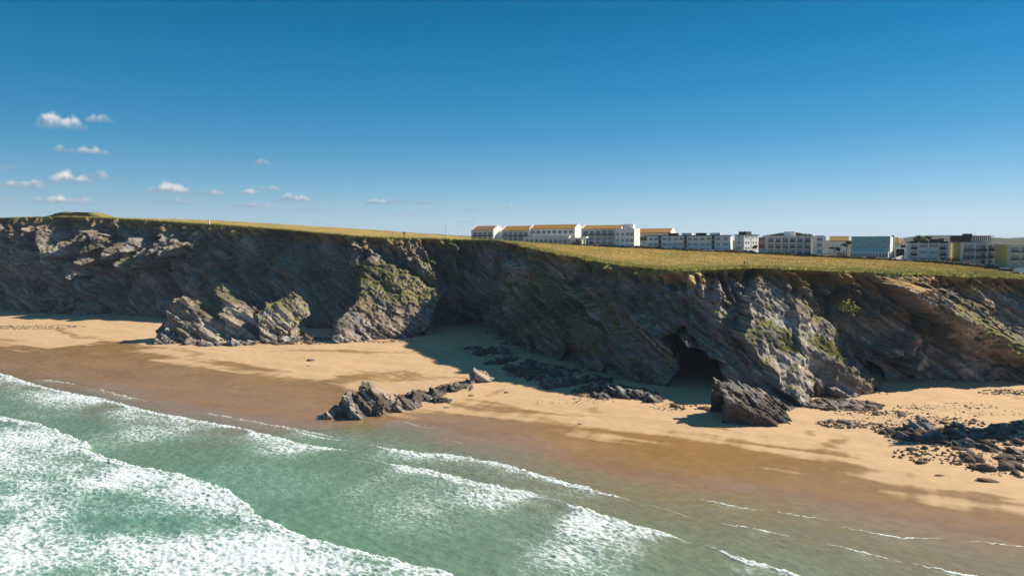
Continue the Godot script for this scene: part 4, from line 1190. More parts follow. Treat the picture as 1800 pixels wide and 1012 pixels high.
func make_stacks() -> void:
	var LEFT := Vector3(-0.93, 0.12, 0.30)
	var b := []
	var o: MeshInstance3D
	# twin-peaked stack
	b = [
		slab(Vector3(-162.7, 18.83, -344), Vector3(-0.97, 0.2, 0.12), Vector3(0.42, 0.86, 0.28), 44.0, 9.0, 2.0, 40.0),
		slab(Vector3(-162.46, 13.66, -339), Vector3(-0.9, 0.3, 0.3), Vector3(0.40, 0.82, 0.42), 42.0, 10.0, 3.0, 40.0),
		slab(Vector3(-150.04, 25.23, -350), Vector3(-0.90, -0.30, 0.25), Vector3(0.50, 0.84, 0.20), 24.0, 9.0, 1.0, 30.0),
		slab(Vector3(-146.26, 17.21, -346), Vector3(-0.9, -0.2, 0.3), Vector3(0.50, 0.80, 0.34), 26.0, 8.0, 2.0, 14.0),
		[pl(Vector3(-0.86, 0.42, 0.28), Vector3(-168.81, 19.01, -342)), pl(Vector3(0.75, 0.62, 0.1), Vector3(-161.67, 21.84, -342)), pl(Vector3(0.1, 0.25, 0.95), Vector3(-163.7, 10.9, -338.5)), pl(Vector3(0, 0.2, -1), Vector3(-168.69, 12.59, -349)), pl(Vector3(-0.2, 0.97, 0.1), Vector3(-165.3, 22.97, -342)), pl(Vector3(0, -1, 0), Vector3(0, -2, 0))],
		[pl(Vector3(-0.75, 0.62, 0.2), Vector3(-171.47, 6.87, -337)), pl(Vector3(0.6, 0.72, 0.3), Vector3(-167.21, 9.39, -337)), pl(Vector3(0.1, 0.35, 0.9), Vector3(-164.44, 3.5, -331)), pl(Vector3(0, 0.2, -1), Vector3(-170.31, 4.67, -343)), pl(Vector3(0, -1, 0), Vector3(0, -2, 0))]]
	o = put("sea_stack", rock_mesh(b, Vector3(-184.99, 29.74, -352) * Vector3(1, 0, 1) + Vector3(0, 0.5, -14), Vector3(-118.24, 31.01, -330) * Vector3(1, 0, 1) + Vector3(0, 32.0, 6.0), 0.38, 1.3, [0.46, 0.6, -0.55, 3.6]), M.rock)
	tag(o, "twin peaked pale rock stack with lichen tops, nearest the far cliff", "sea stack")
	# smaller stack beside it
	var mi := Vector3(-113.43, 12.26, -352)
	b = [
		[pl(Vector3(0.42, 0.60, 0.68), Vector3(-114.17, 15.38, -350)), sight(Vector3(-130.85, 13.43, -352), Vector3(-113.31, 25.85, -358), mi), pl(Vector3(0.92, 0.1, -0.35), Vector3(-105.48, 17.92, -354)), sight(Vector3(-113.31, 25.85, -358), Vector3(-105.46, 19.21, -356), mi), sight(Vector3(-130.81, 15.18, -352), Vector3(-125.54, -1.49, -346), mi), pl(Vector3(0.0, 0.1, -1), Vector3(-120.9, 13.8, -366)), pl(Vector3(0, -1, 0), Vector3(0, -2, 0)), sight(Vector3(-104.37, 14.6, -352), Vector3(-115.09, 4.85, -346), mi)],
		[pl(Vector3(0.42, 0.65, 0.62), Vector3(-117.06, 4.41, -345)), pl(Vector3(-0.8, 0.3, 0.5), Vector3(-125.05, 4.41, -345)), pl(Vector3(0.8, 0.5, 0.2), Vector3(-110.83, 1.53, -345)), pl(Vector3(0, 0.1, -1), Vector3(-118.26, 14.59, -358)), pl(Vector3(0, -1, 0), Vector3(0, -2, 0)), pl(Vector3(0.1,0.3,0.94), Vector3(-118.27, 0.54, -340))]]
	o = put("sea_stack", rock_mesh(b, Vector3(-136.07, 29.51, -356) * Vector3(1, 0, 1) + Vector3(0, 0.5, -14), Vector3(-95.78, 30.55, -338) * Vector3(1, 0, 1) + Vector3(0, 33.0, 6.0), 0.38, 1.2, [0.36, 0.35, -0.25, 3.6]), M.rock)
	tag(o, "pointed rock stack with green upper face, between twin stack and grassy spur", "sea stack")
	# craggy outcrop by the water
	b = []
	for q in [[Vector3(-42.87, 7.72, -203), 5.0, 8.0], [Vector3(-47.93, 5.82, -200), 4.4, 6.0], [Vector3(-38.2, 5.58, -205), 4.4, 6.0], [Vector3(-51.11, 3.76, -198), 2.8, 4.5], [Vector3(-43.94, 5.14, -200), 4.6, 6.0], [Vector3(-33.1, 4.2, -205), 3.4, 3.5], [Vector3(-39.96, 4.64, -200), 4.4, 5.0], [Vector3(-52.76, 2.07, -196), 2.4, 2.4], [Vector3(-45.5, 3.11, -196.5), 3.6, 4.0], [Vector3(-35.48, 4.13, -203), 3.6, 4.0], [Vector3(-30.03, 3.33, -205), 2.0, 2.0]]:
		var c: Vector3 = q[0]
		var r: float = q[1]
		b.append([pl(Vector3(0.30, 0.92, 0.2), c), pl(Vector3(-0.80, 0.5, 0.2), c + Vector3(-r * 0.35, 0, 0)), pl(Vector3(0.72, 0.6, 0.3), c + Vector3(r * 0.4, 0, 0)), pl(Vector3(-0.1, 0.42, 0.9), c + Vector3(0, 0, r * 0.35)), pl(Vector3(0, 0.5, -0.86), c - Vector3(0, 0, r * 0.35)), pl(Vector3(0, -1, 0), Vector3(0, -1.5, 0))])
	o = put("rock_outcrop", rock_mesh(b, Vector3(-59.15, 3.8, -206) * Vector3(1, 0, 1) + Vector3(0, -0.9, -8), Vector3(-27.17, 6.94, -192) * Vector3(1, 0, 1) + Vector3(0, 13.0, 4.0), 0.2, 0.8, [-0.12, 0.75, -3.0, 0.9]), M.rock)
	tag(o, "craggy brown rock outcrop standing on wet sand near the water", "rock")
	# leaning slab at the end of the low ridge
	b = [
		slab(Vector3(-12.84, 6.02, -238), Vector3(-0.95, 0.1, 0.2), Vector3(0.50, 0.84, 0.2), 9.0, 3.0, 0.5, 2.2),
		slab(Vector3(-10.96, 5.45, -240), Vector3(-0.95, 0.1, 0.2), Vector3(0.46, 0.86, 0.2), 9.5, 2.6, 0.3, 2.2),
		slab(Vector3(-14.51, 3.42, -236), Vector3(-0.95, 0.1, 0.2), Vector3(0.42, 0.80, 0.4), 10.5, 4.0, 1.2, 6.0)]
	o = put("rock_slab", rock_mesh(b, Vector3(-18.24, 3.48, -244) * Vector3(1, 0, 1) + Vector3(0, 0.3, -3), Vector3(-0.39, 5.77, -232) * Vector3(1, 0, 1) + Vector3(0, 9.0, 3.0), 0.25, 0.6, [-0.6, 0.55, -3.0, 2.0]), M.rock)
	tag(o, "leaning layered rock slab with sunlit tan back, beside the shadow edge", "rock")
	# the big tilted slab before the cave
	b = [
		[pl(Vector3(0.43, 0.85, 0.30), Vector3(58.43, 11.54, -190)), pl(Vector3(-0.96, 0.15, 0.25), Vector3(56.24, 10.59, -190)), pl(Vector3(-0.22, 0.10, 0.97), Vector3(65.22, 5.34, -182)), pl(Vector3(0.2, 0.3, -0.93), Vector3(68.68, 8.56, -192)), pl(Vector3(0.9, 0.4, 0.2), Vector3(78.42, 2.86, -178)), pl(Vector3(0, -1, 0), Vector3(0, -1.5, 0)), pl(Vector3(0.30, 0.95, 0.0), Vector3(56.53, 12.02, -190))],
		[pl(Vector3(0.44, 0.84, 0.33), Vector3(68.79, 7.23, -190)), pl(Vector3(-0.9, 0.3, 0.3), Vector3(64.83, 7.39, -190)), pl(Vector3(-0.15, 0.2, 0.97), Vector3(72.25, 5.51, -184.5)), pl(Vector3(0.2, 0.3, -0.93), Vector3(75.04, 6.04, -196)), pl(Vector3(0.9, 0.4, 0.2), Vector3(79.71, 2.27, -182)), pl(Vector3(0, -1, 0), Vector3(0, -1.5, 0))]]
	o = put("rock_slab", rock_mesh(b, Vector3(56.85, 5.59, -198) * Vector3(1, 0, 1) + Vector3(0, 0.2, -4), Vector3(76.59, 11.42, -172) * Vector3(1, 0, 1) + Vector3(0, 14.0, 3.0), 0.24, 0.75, [-0.3, 0.12, -3.0, 7.5]), M.rock)
	tag(o, "big dark tilted rock slab on the sand before the cave", "rock")
	# layered ledges running down from the buttress
	b = [slab(Vector3(77.72, 4.47, -203), LEFT, Vector3(0.45, 0.86, 0.25), 9.0, 3.0, 1.0, 2.0), slab(Vector3(79.59, 3.16, -197), LEFT, Vector3(0.40, 0.88, 0.25), 7.0, 2.5, 1.0, 2.0), slab(Vector3(77, 5.1, -208), LEFT, Vector3(0.5, 0.82, 0.25), 9.0, 4.0, 1.0, 3.0)]
	o = put("rock_ledge", rock_mesh(b, Vector3(76.75, 2.45, -212) * Vector3(1, 0, 1) + Vector3(0, 0.3, -6), Vector3(89.72, 6.04, -196) * Vector3(1, 0, 1) + Vector3(0, 11.0, 3.0), 0.3, 0.7, [-0.02, 0.05, -3.0, 2.6]), M.rock)
	tag(o, "layered grey ledges running down to the sand behind the big tilted slab", "rock")
	b = [slab(Vector3(96.94, 6.64, -216), LEFT, Vector3(0.36, 0.9, 0.25), 14.0, 3.0, 1.0, 2.2), slab(Vector3(99.19, 5.1, -213), LEFT, Vector3(0.30, 0.92, 0.25), 11.0, 2.5, 1.0, 1.8)]
	o = put("rock_ledge", rock_mesh(b, Vector3(96.13, 0.66, -220) * Vector3(1, 0, 1) + Vector3(0, 0.3, -6), Vector3(114.25, 3.35, -208) * Vector3(1, 0, 1) + Vector3(0, 11.0, 3.0), 0.3, 0.7, [-0.02, 0.05, -3.0, 2.6]), M.rock)
	tag(o, "low layered ledge between the boulder heap and the small cave", "rock")
	# weedy reef on the right
	b = []
	var r := RandomNumberGenerator.new()
	r.seed = 77
	for q in [[Vector3(101.62, 2.19, -173.88), 2.4], [Vector3(106.67, 2.28, -176.28), 2.0], [Vector3(97.49, 2.06, -169.14), 1.6], [Vector3(103.84, 2.1, -167.98), 1.6], [Vector3(110.04, 2.22, -171.13), 1.5], [Vector3(112.69, 2.2, -168.63), 1.4], [Vector3(118.44, 2.29, -170.87), 1.6], [Vector3(125.06, 2.39, -174.2), 1.8], [Vector3(131.6, 2.48, -177.18), 2.0], [Vector3(108.32, 2.03, -161.96), 1.2], [Vector3(112.16, 2.02, -159.69), 1.3], [Vector3(115.9, 2.02, -157.47), 1.5], [Vector3(116.28, 2.39, -178.65), 1.2]]:
		var c: Vector3 = q[0]
		var t: float = q[1]
		b.append([pl(Vector3(0.2, 0.95, 0.2), c + Vector3(0, t, 0)), pl(Vector3(-0.7, 0.7, 0.1), c + Vector3(-1.3, t * 0.5, 0)), pl(Vector3(0.6, 0.8, 0.1), c + Vector3(1.7, t * 0.5, 0)), pl(Vector3(0, 0.75, 0.65), c + Vector3(0, t * 0.5, 1.1)), pl(Vector3(0, 0.75, -0.65), c + Vector3(0, t * 0.5, -1.1)), pl(Vector3(0, -1, 0), Vector3(0, 0, 0))])
	o = put("rock_reef", rock_mesh(b, Vector3(93.47, 1.97, -166.96) * Vector3(1, 0, 1) + Vector3(-4, 0.6, -14), Vector3(124.77, 2.26, -165.92) * Vector3(1, 0, 1) + Vector3(8, 6.0, 10.0), 0.3, 0.9, [-0.3, 0.1, -3.0, 3.0]), M.rock)
	tag(o, "low black weedy reef lying on pale sand below the cove", "rock")
	reef([Vector3(-30.52, 1.59, -218.3), Vector3(-27.41, 1.67, -219.6), Vector3(-24.35, 1.77, -221.7), Vector3(-20.93, 1.89, -224.65), Vector3(-17.87, 2.01, -228.56), Vector3(-14.38, 2.03, -227.56), Vector3(-23.03, 1.55, -212.83), Vector3(-27.59, 1.51, -213.81)], 1.2, 2.6, "low brown rocky ridge linking the outcrop and the leaning slab", 34)
	reef([Vector3(-18.14, 2.93, -312.78), Vector3(-12.3, 2.86, -296.77), Vector3(-5.02, 2.92, -302.8), Vector3(0, 2.81, -282.24), Vector3(-6.9, 2.74, -277.09), Vector3(6.76, 2.76, -271.67), Vector3(1.08, 2.63, -259.91), Vector3(12.93, 2.68, -259.59)], 1.1, 5.0, "low dark reef in the shaded mouth of the inlet", 31)
	reef([Vector3(10.13, 2.5, -243.77), Vector3(17.55, 2.6, -248.61), Vector3(21.64, 2.49, -236.69), Vector3(28.95, 2.58, -240.28), Vector3(24.43, 2.36, -225.97), Vector3(33.09, 2.45, -227.38), Vector3(36.18, 2.33, -217.45), Vector3(15.39, 2.37, -231.46), Vector3(40.72, 2.29, -212.71), Vector3(28.78, 2.25, -216.17)], 1.3, 4.6, "dark boulder reef along the shaded foot of the headland", 32)
	reef([Vector3(-154.6, 2.48, -330.41), Vector3(-148.26, 2.48, -326.65), Vector3(-142.54, 2.49, -324.69), Vector3(-137.06, 2.52, -324.47), Vector3(-132.3, 2.57, -326.01), Vector3(-127.51, 2.62, -327.58), Vector3(-122.68, 2.66, -329.19), Vector3(-118.46, 2.71, -332.68), Vector3(-113.52, 2.75, -334.39), Vector3(-108.59, 2.79, -338.04), Vector3(-102.69, 2.83, -339.83), Vector3(-96.72, 2.87, -343.64)], 1.6, 3.4, "dark rocky skirt along the foot of the twin stack", 33)
	# the stack beyond the right edge of the view whose shadow lies across the reef
	var s := Vector3(153, 0, -181)
	b = [[pl(Vector3(0.35, 0.9, 0.2), s + Vector3(-4, 45, 0)), pl(Vector3(-1, 0.0, 0.0), s + Vector3(-7.5, 36, 0)), pl(Vector3(0.9, 0.35, 0.2), s + Vector3(11, 16, 0)), pl(Vector3(-0.1, 0.2, 0.97), s + Vector3(0, 8, 7.5)), pl(Vector3(0, 0.08, -0.99), s + Vector3(0, 30, -4)), pl(Vector3(0, -1, 0), Vector3(0, 0, 0))]]
	o = put("sea_stack", rock_mesh(b, s + Vector3(-16, 0.5, -13), s + Vector3(22, 50, 14), 0.8, 1.4, [0.0, 0.1, -0.1, 3.4]), M.rock)
	tag(o, "tall dark stack right of the view, its shadow lying over the reef", "sea stack")

# ------------------------------------------------------------------ buildings
var cache := {}

func box(st: SurfaceTool, c: Vector3, s: Vector3) -> void:
	var h := s * 0.5
	for f in [[Vector3.RIGHT, Vector3.UP, Vector3.BACK], [Vector3.LEFT, Vector3.UP, Vector3.FORWARD], [Vector3.UP, Vector3.BACK, Vector3.RIGHT], [Vector3.DOWN, Vector3.FORWARD, Vector3.RIGHT], [Vector3.BACK, Vector3.UP, Vector3.LEFT], [Vector3.FORWARD, Vector3.UP, Vector3.RIGHT]]:
		var o: Vector3 = c + f[0] * h
		var a: Vector3 = f[1] * h
		var b: Vector3 = f[2] * h
		tri(st, o - a - b, o + a - b, o + a + b, f[0])
		tri(st, o - a - b, o + a + b, o - a + b, f[0])

func tri(st: SurfaceTool, a: Vector3, b: Vector3, c: Vector3, n: Vector3) -> void:
	if (b - a).cross(c - a).dot(n) > 0.0:
		var t := b
		b = c
		c = t
	for q in [a, b, c]:
		st.set_normal(n)
		st.add_vertex(q)

func quad(st: SurfaceTool, a: Vector3, b: Vector3, c: Vector3, d: Vector3, away: Vector3) -> void:
	var n := (b - a).cross(c - a).normalized()
	if n.dot(away) < 0.0: n = -n
	tri(st, a, b, c, n)
	tri(st, a, c, d, n)

func begin() -> SurfaceTool:
	var st := SurfaceTool.new()
	st.begin(Mesh.PRIMITIVE_TRIANGLES)
	return st

func bm(s: Vector3) -> BoxMesh:
	var b := BoxMesh.new()
	b.size = s
	return b

func window_mesh(w: float, h: float, bars: int) -> ArrayMesh:
	var key := "w%.2f_%.2f_%d" % [w, h, bars]
	if cache.has(key): return cache[key]
	var st := begin()
	var t := 0.09
	box(st, Vector3(0, h / 2 - t / 2, 0.05), Vector3(w, t, 0.1))
	box(st, Vector3(0, -h / 2 + t / 2, 0.07), Vector3(w + 0.1, t, 0.14))
	for x in [-1, 1]: box(st, Vector3(x * (w / 2 - t / 2), 0, 0.05), Vector3(t, h - 2 * t, 0.1))
	for k in bars: box(st, Vector3(-w / 2 + w * (k + 1) / (bars + 1.0), 0, 0.04), Vector3(0.07, h - 2 * t, 0.08))
	var m: ArrayMesh = st.commit()
	st = begin()
	box(st, Vector3(0, 0, 0.012), Vector3(w - 2 * t, h - 2 * t, 0.024))
	st.commit(m)
	m.surface_set_material(0, M.frame)
	m.surface_set_material(1, M.glass)
	cache[key] = m
	return m

func arch_mesh(w: float, h: float) -> ArrayMesh:
	var key := "a%.2f_%.2f" % [w, h]
	if cache.has(key): return cache[key]
	var ring := begin()
	var pane := begin()
	var r := w / 2
	var pts := [Vector3(-r, 0, 0)]
	for k in 11: pts.append(Vector3(-r * cos(PI * k / 10.0), h - r + r * sin(PI * k / 10.0), 0))
	pts.append(Vector3(r, 0, 0))
	var mid := Vector3(0, h * 0.5, 0)
	for k in pts.size() - 1:
		var a: Vector3 = pts[k]
		var b: Vector3 = pts[k + 1]
		var ao := mid + (a - mid) * 1.14
		var bo := mid + (b - mid) * 1.14
		var z := Vector3(0, 0, 0.12)
		quad(ring, a + z, b + z, bo + z, ao + z, Vector3.BACK)
		quad(ring, a, b, b + z, a + z, mid - a)
		quad(ring, ao, bo, bo + z, ao + z, a - mid)
		tri(pane, mid + Vector3(0, 0, 0.02), a + Vector3(0, 0, 0.02), b + Vector3(0, 0, 0.02), Vector3.BACK)
	var m: ArrayMesh = ring.commit()
	pane.commit(m)
	m.surface_set_material(0, M.white)
	m.surface_set_material(1, M.glass)
	cache[key] = m
	return m

# a row of openings across the front: height of the centre, size, first and last x, how many
func windows(o: Node3D, y: float, w: float, h: float, x0: float, x1: float, n: int, bars := 1, z := 0.0) -> void:
	for k in n:
		part(o, "window", window_mesh(w, h, bars), null, Vector3(lerpf(x0, x1, (k + 0.5) / n), y, z))

func arches(o: Node3D, y: float, w: float, h: float, x0: float, x1: float, n: int, z := 0.0) -> void:
	for k in n:
		part(o, "arch_window", arch_mesh(w, h), null, Vector3(lerpf(x0, x1, (k + 0.5) / n), y, z))

func balconies(o: Node3D, y: float, w: float, x0: float, x1: float, n: int, mat: Material, d := 0.9, high := 1.0) -> void:
	for k in n:
		var b := part(o, "balcony", bm(Vector3(w, 0.16, d)), M.offwhite, Vector3(lerpf(x0, x1, (k + 0.5) / n), y, d / 2 + 0.004))
		part(b, "railing", bm(Vector3(w, high, 0.06)), mat, Vector3(0, 0.08 + high / 2, d / 2 - 0.034))

func wall_box(o: Node3D, L: float, dep: float, h: float, mat: Material, called := "wall", at := Vector3.ZERO) -> MeshInstance3D:
	return part(o, called, bm(Vector3(L, h + 3.0, dep)), mat, at + Vector3(L / 2, (h - 3.0) / 2, -dep / 2))

func flat_roof(o: Node3D, L: float, dep: float, h: float, mat: Material, over := 0.25, at := Vector3.ZERO) -> MeshInstance3D:
	return part(o, "roof", bm(Vector3(L + 2 * over, 0.3, dep + 2 * over)), mat, at + Vector3(L / 2, h + 0.152, -dep / 2))

# a pitched roof whose ridge runs along the front, with the end walls carried up past it
func gable_roof(o: Node3D, L: float, dep: float, eave: float, ridge: float, mat: Material, ends: Material, parapet := 0.45) -> void:
	var st := begin()
	var f := Vector3(0, eave - 0.1, 0.5)
	var r := Vector3(0, ridge, -dep / 2)
	var b := Vector3(0, eave - 0.1, -dep - 0.5)
	var x := Vector3(L, 0, 0)
	var t := Vector3(0, 0.25, 0)
	quad(st, f + t, f + t + x, r + t + x, r + t, Vector3(0, 1, 1))
	quad(st, b + t, b + t + x, r + t + x, r + t, Vector3(0, 1, -1))
	quad(st, f, f + x, f + t + x, f + t, Vector3.BACK)
	quad(st, b, b + x, b + t + x, b + t, Vector3.FORWARD)
	quad(st, f, f + x, r + x, r, Vector3(0, -1, -1))
	quad(st, b, b + x, r + x, r, Vector3(0, -1, 1))
	part(o, "roof", st.commit(), mat)
	for e in [-0.005, L + 0.005]:
		st = begin()
		var w := 0.4
		var s := -1.0 if e < 1.0 else 1.0
		var p := parapet
		var out := [Vector3(0, -2.0, 0.02), Vector3(0, eave + p, 0.55 if p > 0.2 else 0.02), Vector3(0, ridge + p + 0.25, -dep / 2), Vector3(0, eave + p, -dep - (0.55 if p > 0.2 else 0.02)), Vector3(0, -2.0, -dep - 0.02)]
		var c := Vector3(0, eave * 0.5, -dep / 2)
		var e0 := Vector3(e, 0, 0)
		var e1 := Vector3(e + s * w, 0, 0)
		for k in 5:
			var a: Vector3 = out[k]
			var d: Vector3 = out[(k + 1) % 5]
			tri(st, c + e0, a + e0, d + e0, Vector3(-s, 0, 0))
			tri(st, c + e1, a + e1, d + e1, Vector3(s, 0, 0))
			quad(st, a + e0, d + e0, d + e1, a + e1, (a + d) * 0.5 - c)
		part(o, "gable_wall", st.commit(), ends)

func house(called: String, label: String, category: String, at: Vector3, alpha: float, group := "") -> Node3D:
	return thing(called, label, category, at, -deg_to_rad(alpha), group)

func wing(label: String, q: Array, eave: float, ridge: float, dep: float, roof: Material) -> Node3D:
	var o := house("hotel_wing", label, "hotel", q[0], q[2], "hotel wings on the cliff top")
	wall_box(o, q[1], dep, eave, M.white)
	gable_roof(o, q[1], dep, eave, ridge, roof, M.white)
	return o

func make_town() -> void:
	var q: Array
	var o: Node3D
	var L: float
	# the white hotel with orange roofs
	q = [Vector3(-25.75, 48.92, -447.36), 15.67, 28]
	L = q[1]
	o = wing("hotel wing with red brown roof at the seaward end", q, 10.31, 13.03, 12.0, M.roof_brown)
	balconies(o, 6.2, L / 4.6, 0.4, L - 0.4, 4, M.dark, 0.8, 0.9)
	windows(o, 8.2, L / 5.4, 2.2, 0.4, L - 0.4, 4, 2)
	windows(o, 4.9, L / 5.4, 2.0, 0.4, L - 0.4, 4, 2)
	arches(o, 0.4, L / 6.0, 2.6, 0.4, L - 0.4, 4)
	q = [Vector3(-6.19, 48.93, -442.98), 19.12, 28]
	L = q[1]
	o = wing("hotel wing with orange roof between the end wing and the longest one", q, 9.99, 12.85, 11.0, M.roof_orange)
	balconies(o, 6.0, L / 5.8, 0.4, L - 0.4, 5, M.dark, 0.8, 0.9)
	windows(o, 8.0, L / 6.6, 2.2, 0.4, L - 0.4, 5, 2)
	windows(o, 4.7, L / 6.6, 2.0, 0.4, L - 0.4, 5, 2)
	arches(o, 0.3, L / 7.0, 2.6, 0.4, L - 0.4, 5)
	q = [Vector3(11.1, 48.97, -435.31), 30.49, 28]
	L = q[1]
	o = wing("longest hotel wing with orange roof and eight upper windows", q, 10.73, 13.33, 11.0, M.roof_orange)
	windows(o, 8.9, L / 11.0, 2.0, 0.6, L - 0.6, 8, 1)
	windows(o, 5.9, L / 11.0, 1.5, 0.6, L - 0.6, 8, 1)
	part(o, "string_course", bm(Vector3(L, 0.25, 0.2)), M.cream, Vector3(L / 2, 7.1, 0.105))
	q = [Vector3(41.82, 48.35, -413.46), 24.4, 28]
	L = q[1]
	o = wing("hotel wing with dark balconies and big ground floor arches", q, 10.91, 13.06, 11.0, M.roof_orange)
	balconies(o, 6.9, L / 7.3, 0.4, L - 0.4, 6, M.dark, 0.8, 0.9)
	windows(o, 8.9, L / 8.0, 2.2, 0.4, L - 0.4, 6, 2)
	windows(o, 5.4, L / 8.0, 1.9, 0.4, L - 0.4, 6, 2)
	arches(o, 0.4, L / 7.8, 3.6, 0.4, L - 0.4, 6)
	for k in 6: part(o, "pier", bm(Vector3(0.35, 6.5, 0.35)), M.white, Vector3(0.4 + (L - 0.8) * k / 6.0, 7.3, 0.18))
	q = [Vector3(58.96, 47.12, -396.13), 11.3, 27]
	L = q[1]
	var hh: float = 11.74
	o = house("hotel_block", "three storey white hotel block with flat roof and sunlit end wall", "hotel", q[0], q[2])
	wall_box(o, L, 11.0, hh, M.white)
	flat_roof(o, L, 11.0, hh, M.white, 0.06)
	for k in 3:
		windows(o, 2.0 + k * 3.4, 1.7, 1.7, 0.2, L * 0.52, 2, 1)
		windows(o, 2.0 + k * 3.4, 2.0, 2.0, L * 0.56, L - 0.3, 2, 2)
		part(o, "window", window_mesh(1.0, 1.3, 1), null, Vector3(L + 0.002, 2.2 + k * 3.4, -5.0), Vector3(0, PI / 2, 0))
	part(o, "rooftop_room", bm(Vector3(L * 0.55, 2.6, 4.0)), M.cream, Vector3(L * 0.55, hh + 1.6, -6.0))
	part(o, "bay", bm(Vector3(0.5, hh, 0.5)), M.white, Vector3(L * 0.53, hh / 2 + 0.4, 0.25))
	q = [Vector3(7.36, 49.66, -426.07), 29.97, 28]
	L = q[1]
	o = house("hotel_annexe", "long low cream annexe with a row of arches before the hotel", "hotel", q[0], q[2])
	wall_box(o, L, 4.0, 5.3, M.cream)
	flat_roof(o, L, 4.0, 5.3, M.cream, 0.1)
	arches(o, 0.5, 2.1, 3.1, 0.8, L - 0.8, 9)
	part(o, "sign", bm(Vector3(2.6, 0.35, 0.1)), M.metal, Vector3(L - 4.5, 4.7, 0.055))
	q = [Vector3(34.46, 48.68, -406.84), 10.31, 28]
	L = q[1]
	o = house("hotel_porch", "white entrance porch with three tall columns before the hotel", "porch", q[0], q[2])
	wall_box(o, L * 0.7, 4.0, 5.4, M.cream)
	part(o, "canopy", bm(Vector3(L * 0.32, 1.1, 3.4)), M.white, Vector3(L * 0.86, 5.6, 0.2))
	for k in 3: part(o, "column", bm(Vector3(0.4, 5.0, 0.4)), M.white, Vector3(L * 0.74 + k * L * 0.11, 2.55, 1.6))
	arches(o, 0.5, 2.4, 3.2, 0.3, L * 0.66, 2)
	part(o, "dark_sign", bm(Vector3(2.4, 2.6, 0.12)), M.metal, Vector3(L * 0.42, 3.2, 0.2))
	# building behind with the orange roof
	q = [Vector3(77.94, 47.21, -434.72), 21.41, 27]
	o = house("grey_house", "plain grey walled house with long orange roof behind the flats", "house", q[0], q[2])
	wall_box(o, q[1], 12.0, 10.14, M.stone)
	gable_roof(o, q[1], 12.0, 10.14, 12.76, M.roof_orange, M.white)
	# terrace of flats
	q = [Vector3(76.53, 45.88, -391.02), 45.01, 25]
	L = q[1]
	hh = 8.87
	o = house("flats", "long terrace of white flats with three dark stairwells and sunlit end wall", "flats", q[0], q[2])
	wall_box(o, L, 9.0, hh, M.offwhite)
	part(o, "roof", bm(Vector3(L + 0.3, 0.45, 9.3)), M.slate, Vector3(L / 2, hh + 0.23, -4.5))
	var at := 0.0
	for k in 3:
		var x: float = L * [0.155, 0.47, 0.80][k]
		part(o, "stairwell", bm(Vector3(1.3, hh + 0.5, 0.3)), M.dark, Vector3(x, hh / 2 + 0.2, 0.152))
		for j in 3: part(o, "landing", bm(Vector3(1.25, 0.15, 0.1)), M.frame, Vector3(x, 1.2 + j * 2.9, 0.353))
	for s in [[0.01, 0.14, 2], [0.175, 0.31, 2], [0.315, 0.455, 2], [0.485, 0.63, 2], [0.635, 0.785, 2], [0.815, 0.985, 2]]:
		for j in 3:
			windows(o, 1.5 + j * 2.9, 2.4, 1.5, L * s[0], L * s[1], s[2], 1 + j % 2)
	for j in 3: part(o, "window", window_mesh(0.8, 1.2, 0), null, Vector3(L + 0.002, 1.6 + j * 2.9, -2.6), Vector3(0, PI / 2, 0))
	for k in 4: part(o, "rooftop_room", bm(Vector3(5.5, 1.3, 3.0)), M.white if k % 2 else M.slate, Vector3(L * (0.3 + 0.17 * k), hh + 1.1, -5.0))
	# white block behind with lit face
	q = [Vector3(119.13, 46.7, -370.49), 5.69, 52]
	hh = 8.43
	L = q[1]
	o = house("flats", "white corner block with brown roof and two columns of lit windows", "flats", q[0], q[2])
	wall_box(o, L, 13.5, hh, M.white)
	flat_roof(o, L, 13.5, hh, M.brown, 0.3)
	for j in 3:
		part(o, "window", window_mesh(1.4, 1.3, 1), null, Vector3(L * 0.5, 1.6 + j * 2.9, 0.0))
		for z in [-2.0, -4.4, -8.6, -11.4]: part(o, "window", window_mesh(1.2, 1.3, 1), null, Vector3(L + 0.002, 1.6 + j * 2.9, z), Vector3(0, PI / 2, 0))
	part(o, "drainpipe", bm(Vector3(0.12, hh, 0.12)), M.metal, Vector3(L + 0.07, hh / 2, -6.5))
	part(o, "rooftop_room", bm(Vector3(L * 0.8, 1.6, 5.0)), M.slate, Vector3(L * 0.4, hh + 1.1, -6.0))
	# dark brown house and low white wall
	q = [Vector3(137.11, 45.58, -386.83), 4.33, 25]
	o = house("brown_house", "small dark brown house between the white blocks", "house", q[0], q[2])
	wall_box(o, q[1], 9.0, 4.5, M.brown)
	gable_roof(o, q[1], 9.0, 4.5, 8.4, M.brown, M.brown, 0.05)
	part(o, "chimney", bm(Vector3(0.7, 1.6, 0.7)), M.stone, Vector3(q[1] * 0.7, 8.6, -4.5))
	q = [Vector3(126.02, 45.38, -353.1), 2.6, 25]
	o = house("garden_wall", "low white garden wall beside the block with balconies", "wall", q[0], q[2])
	wall_box(o, q[1], 0.4, 2.6, M.white)
	part(o, "coping", bm(Vector3(q[1] + 0.1, 0.12, 0.5)), M.offwhite, Vector3(q[1] / 2, 2.662, -0.2))
	# balcony block
	q = [Vector3(127.61, 45.26, -348.72), 21.43, 24]
	L = q[1]
	hh = 8.81
	o = house("flats", "cream balcony block with six bays, rooftop tower and dark panels", "flats", q[0], q[2])
	wall_box(o, L, 12.0, hh, M.offwhite)
	flat_roof(o, L, 12.0, hh, M.cream, 0.35)
	for k in 7: part(o, "pier", bm(Vector3(0.55, hh, 0.9)), M.cream, Vector3(L * (0.06 + 0.94 * k / 6.0) - 0.3, hh / 2, 0.454))
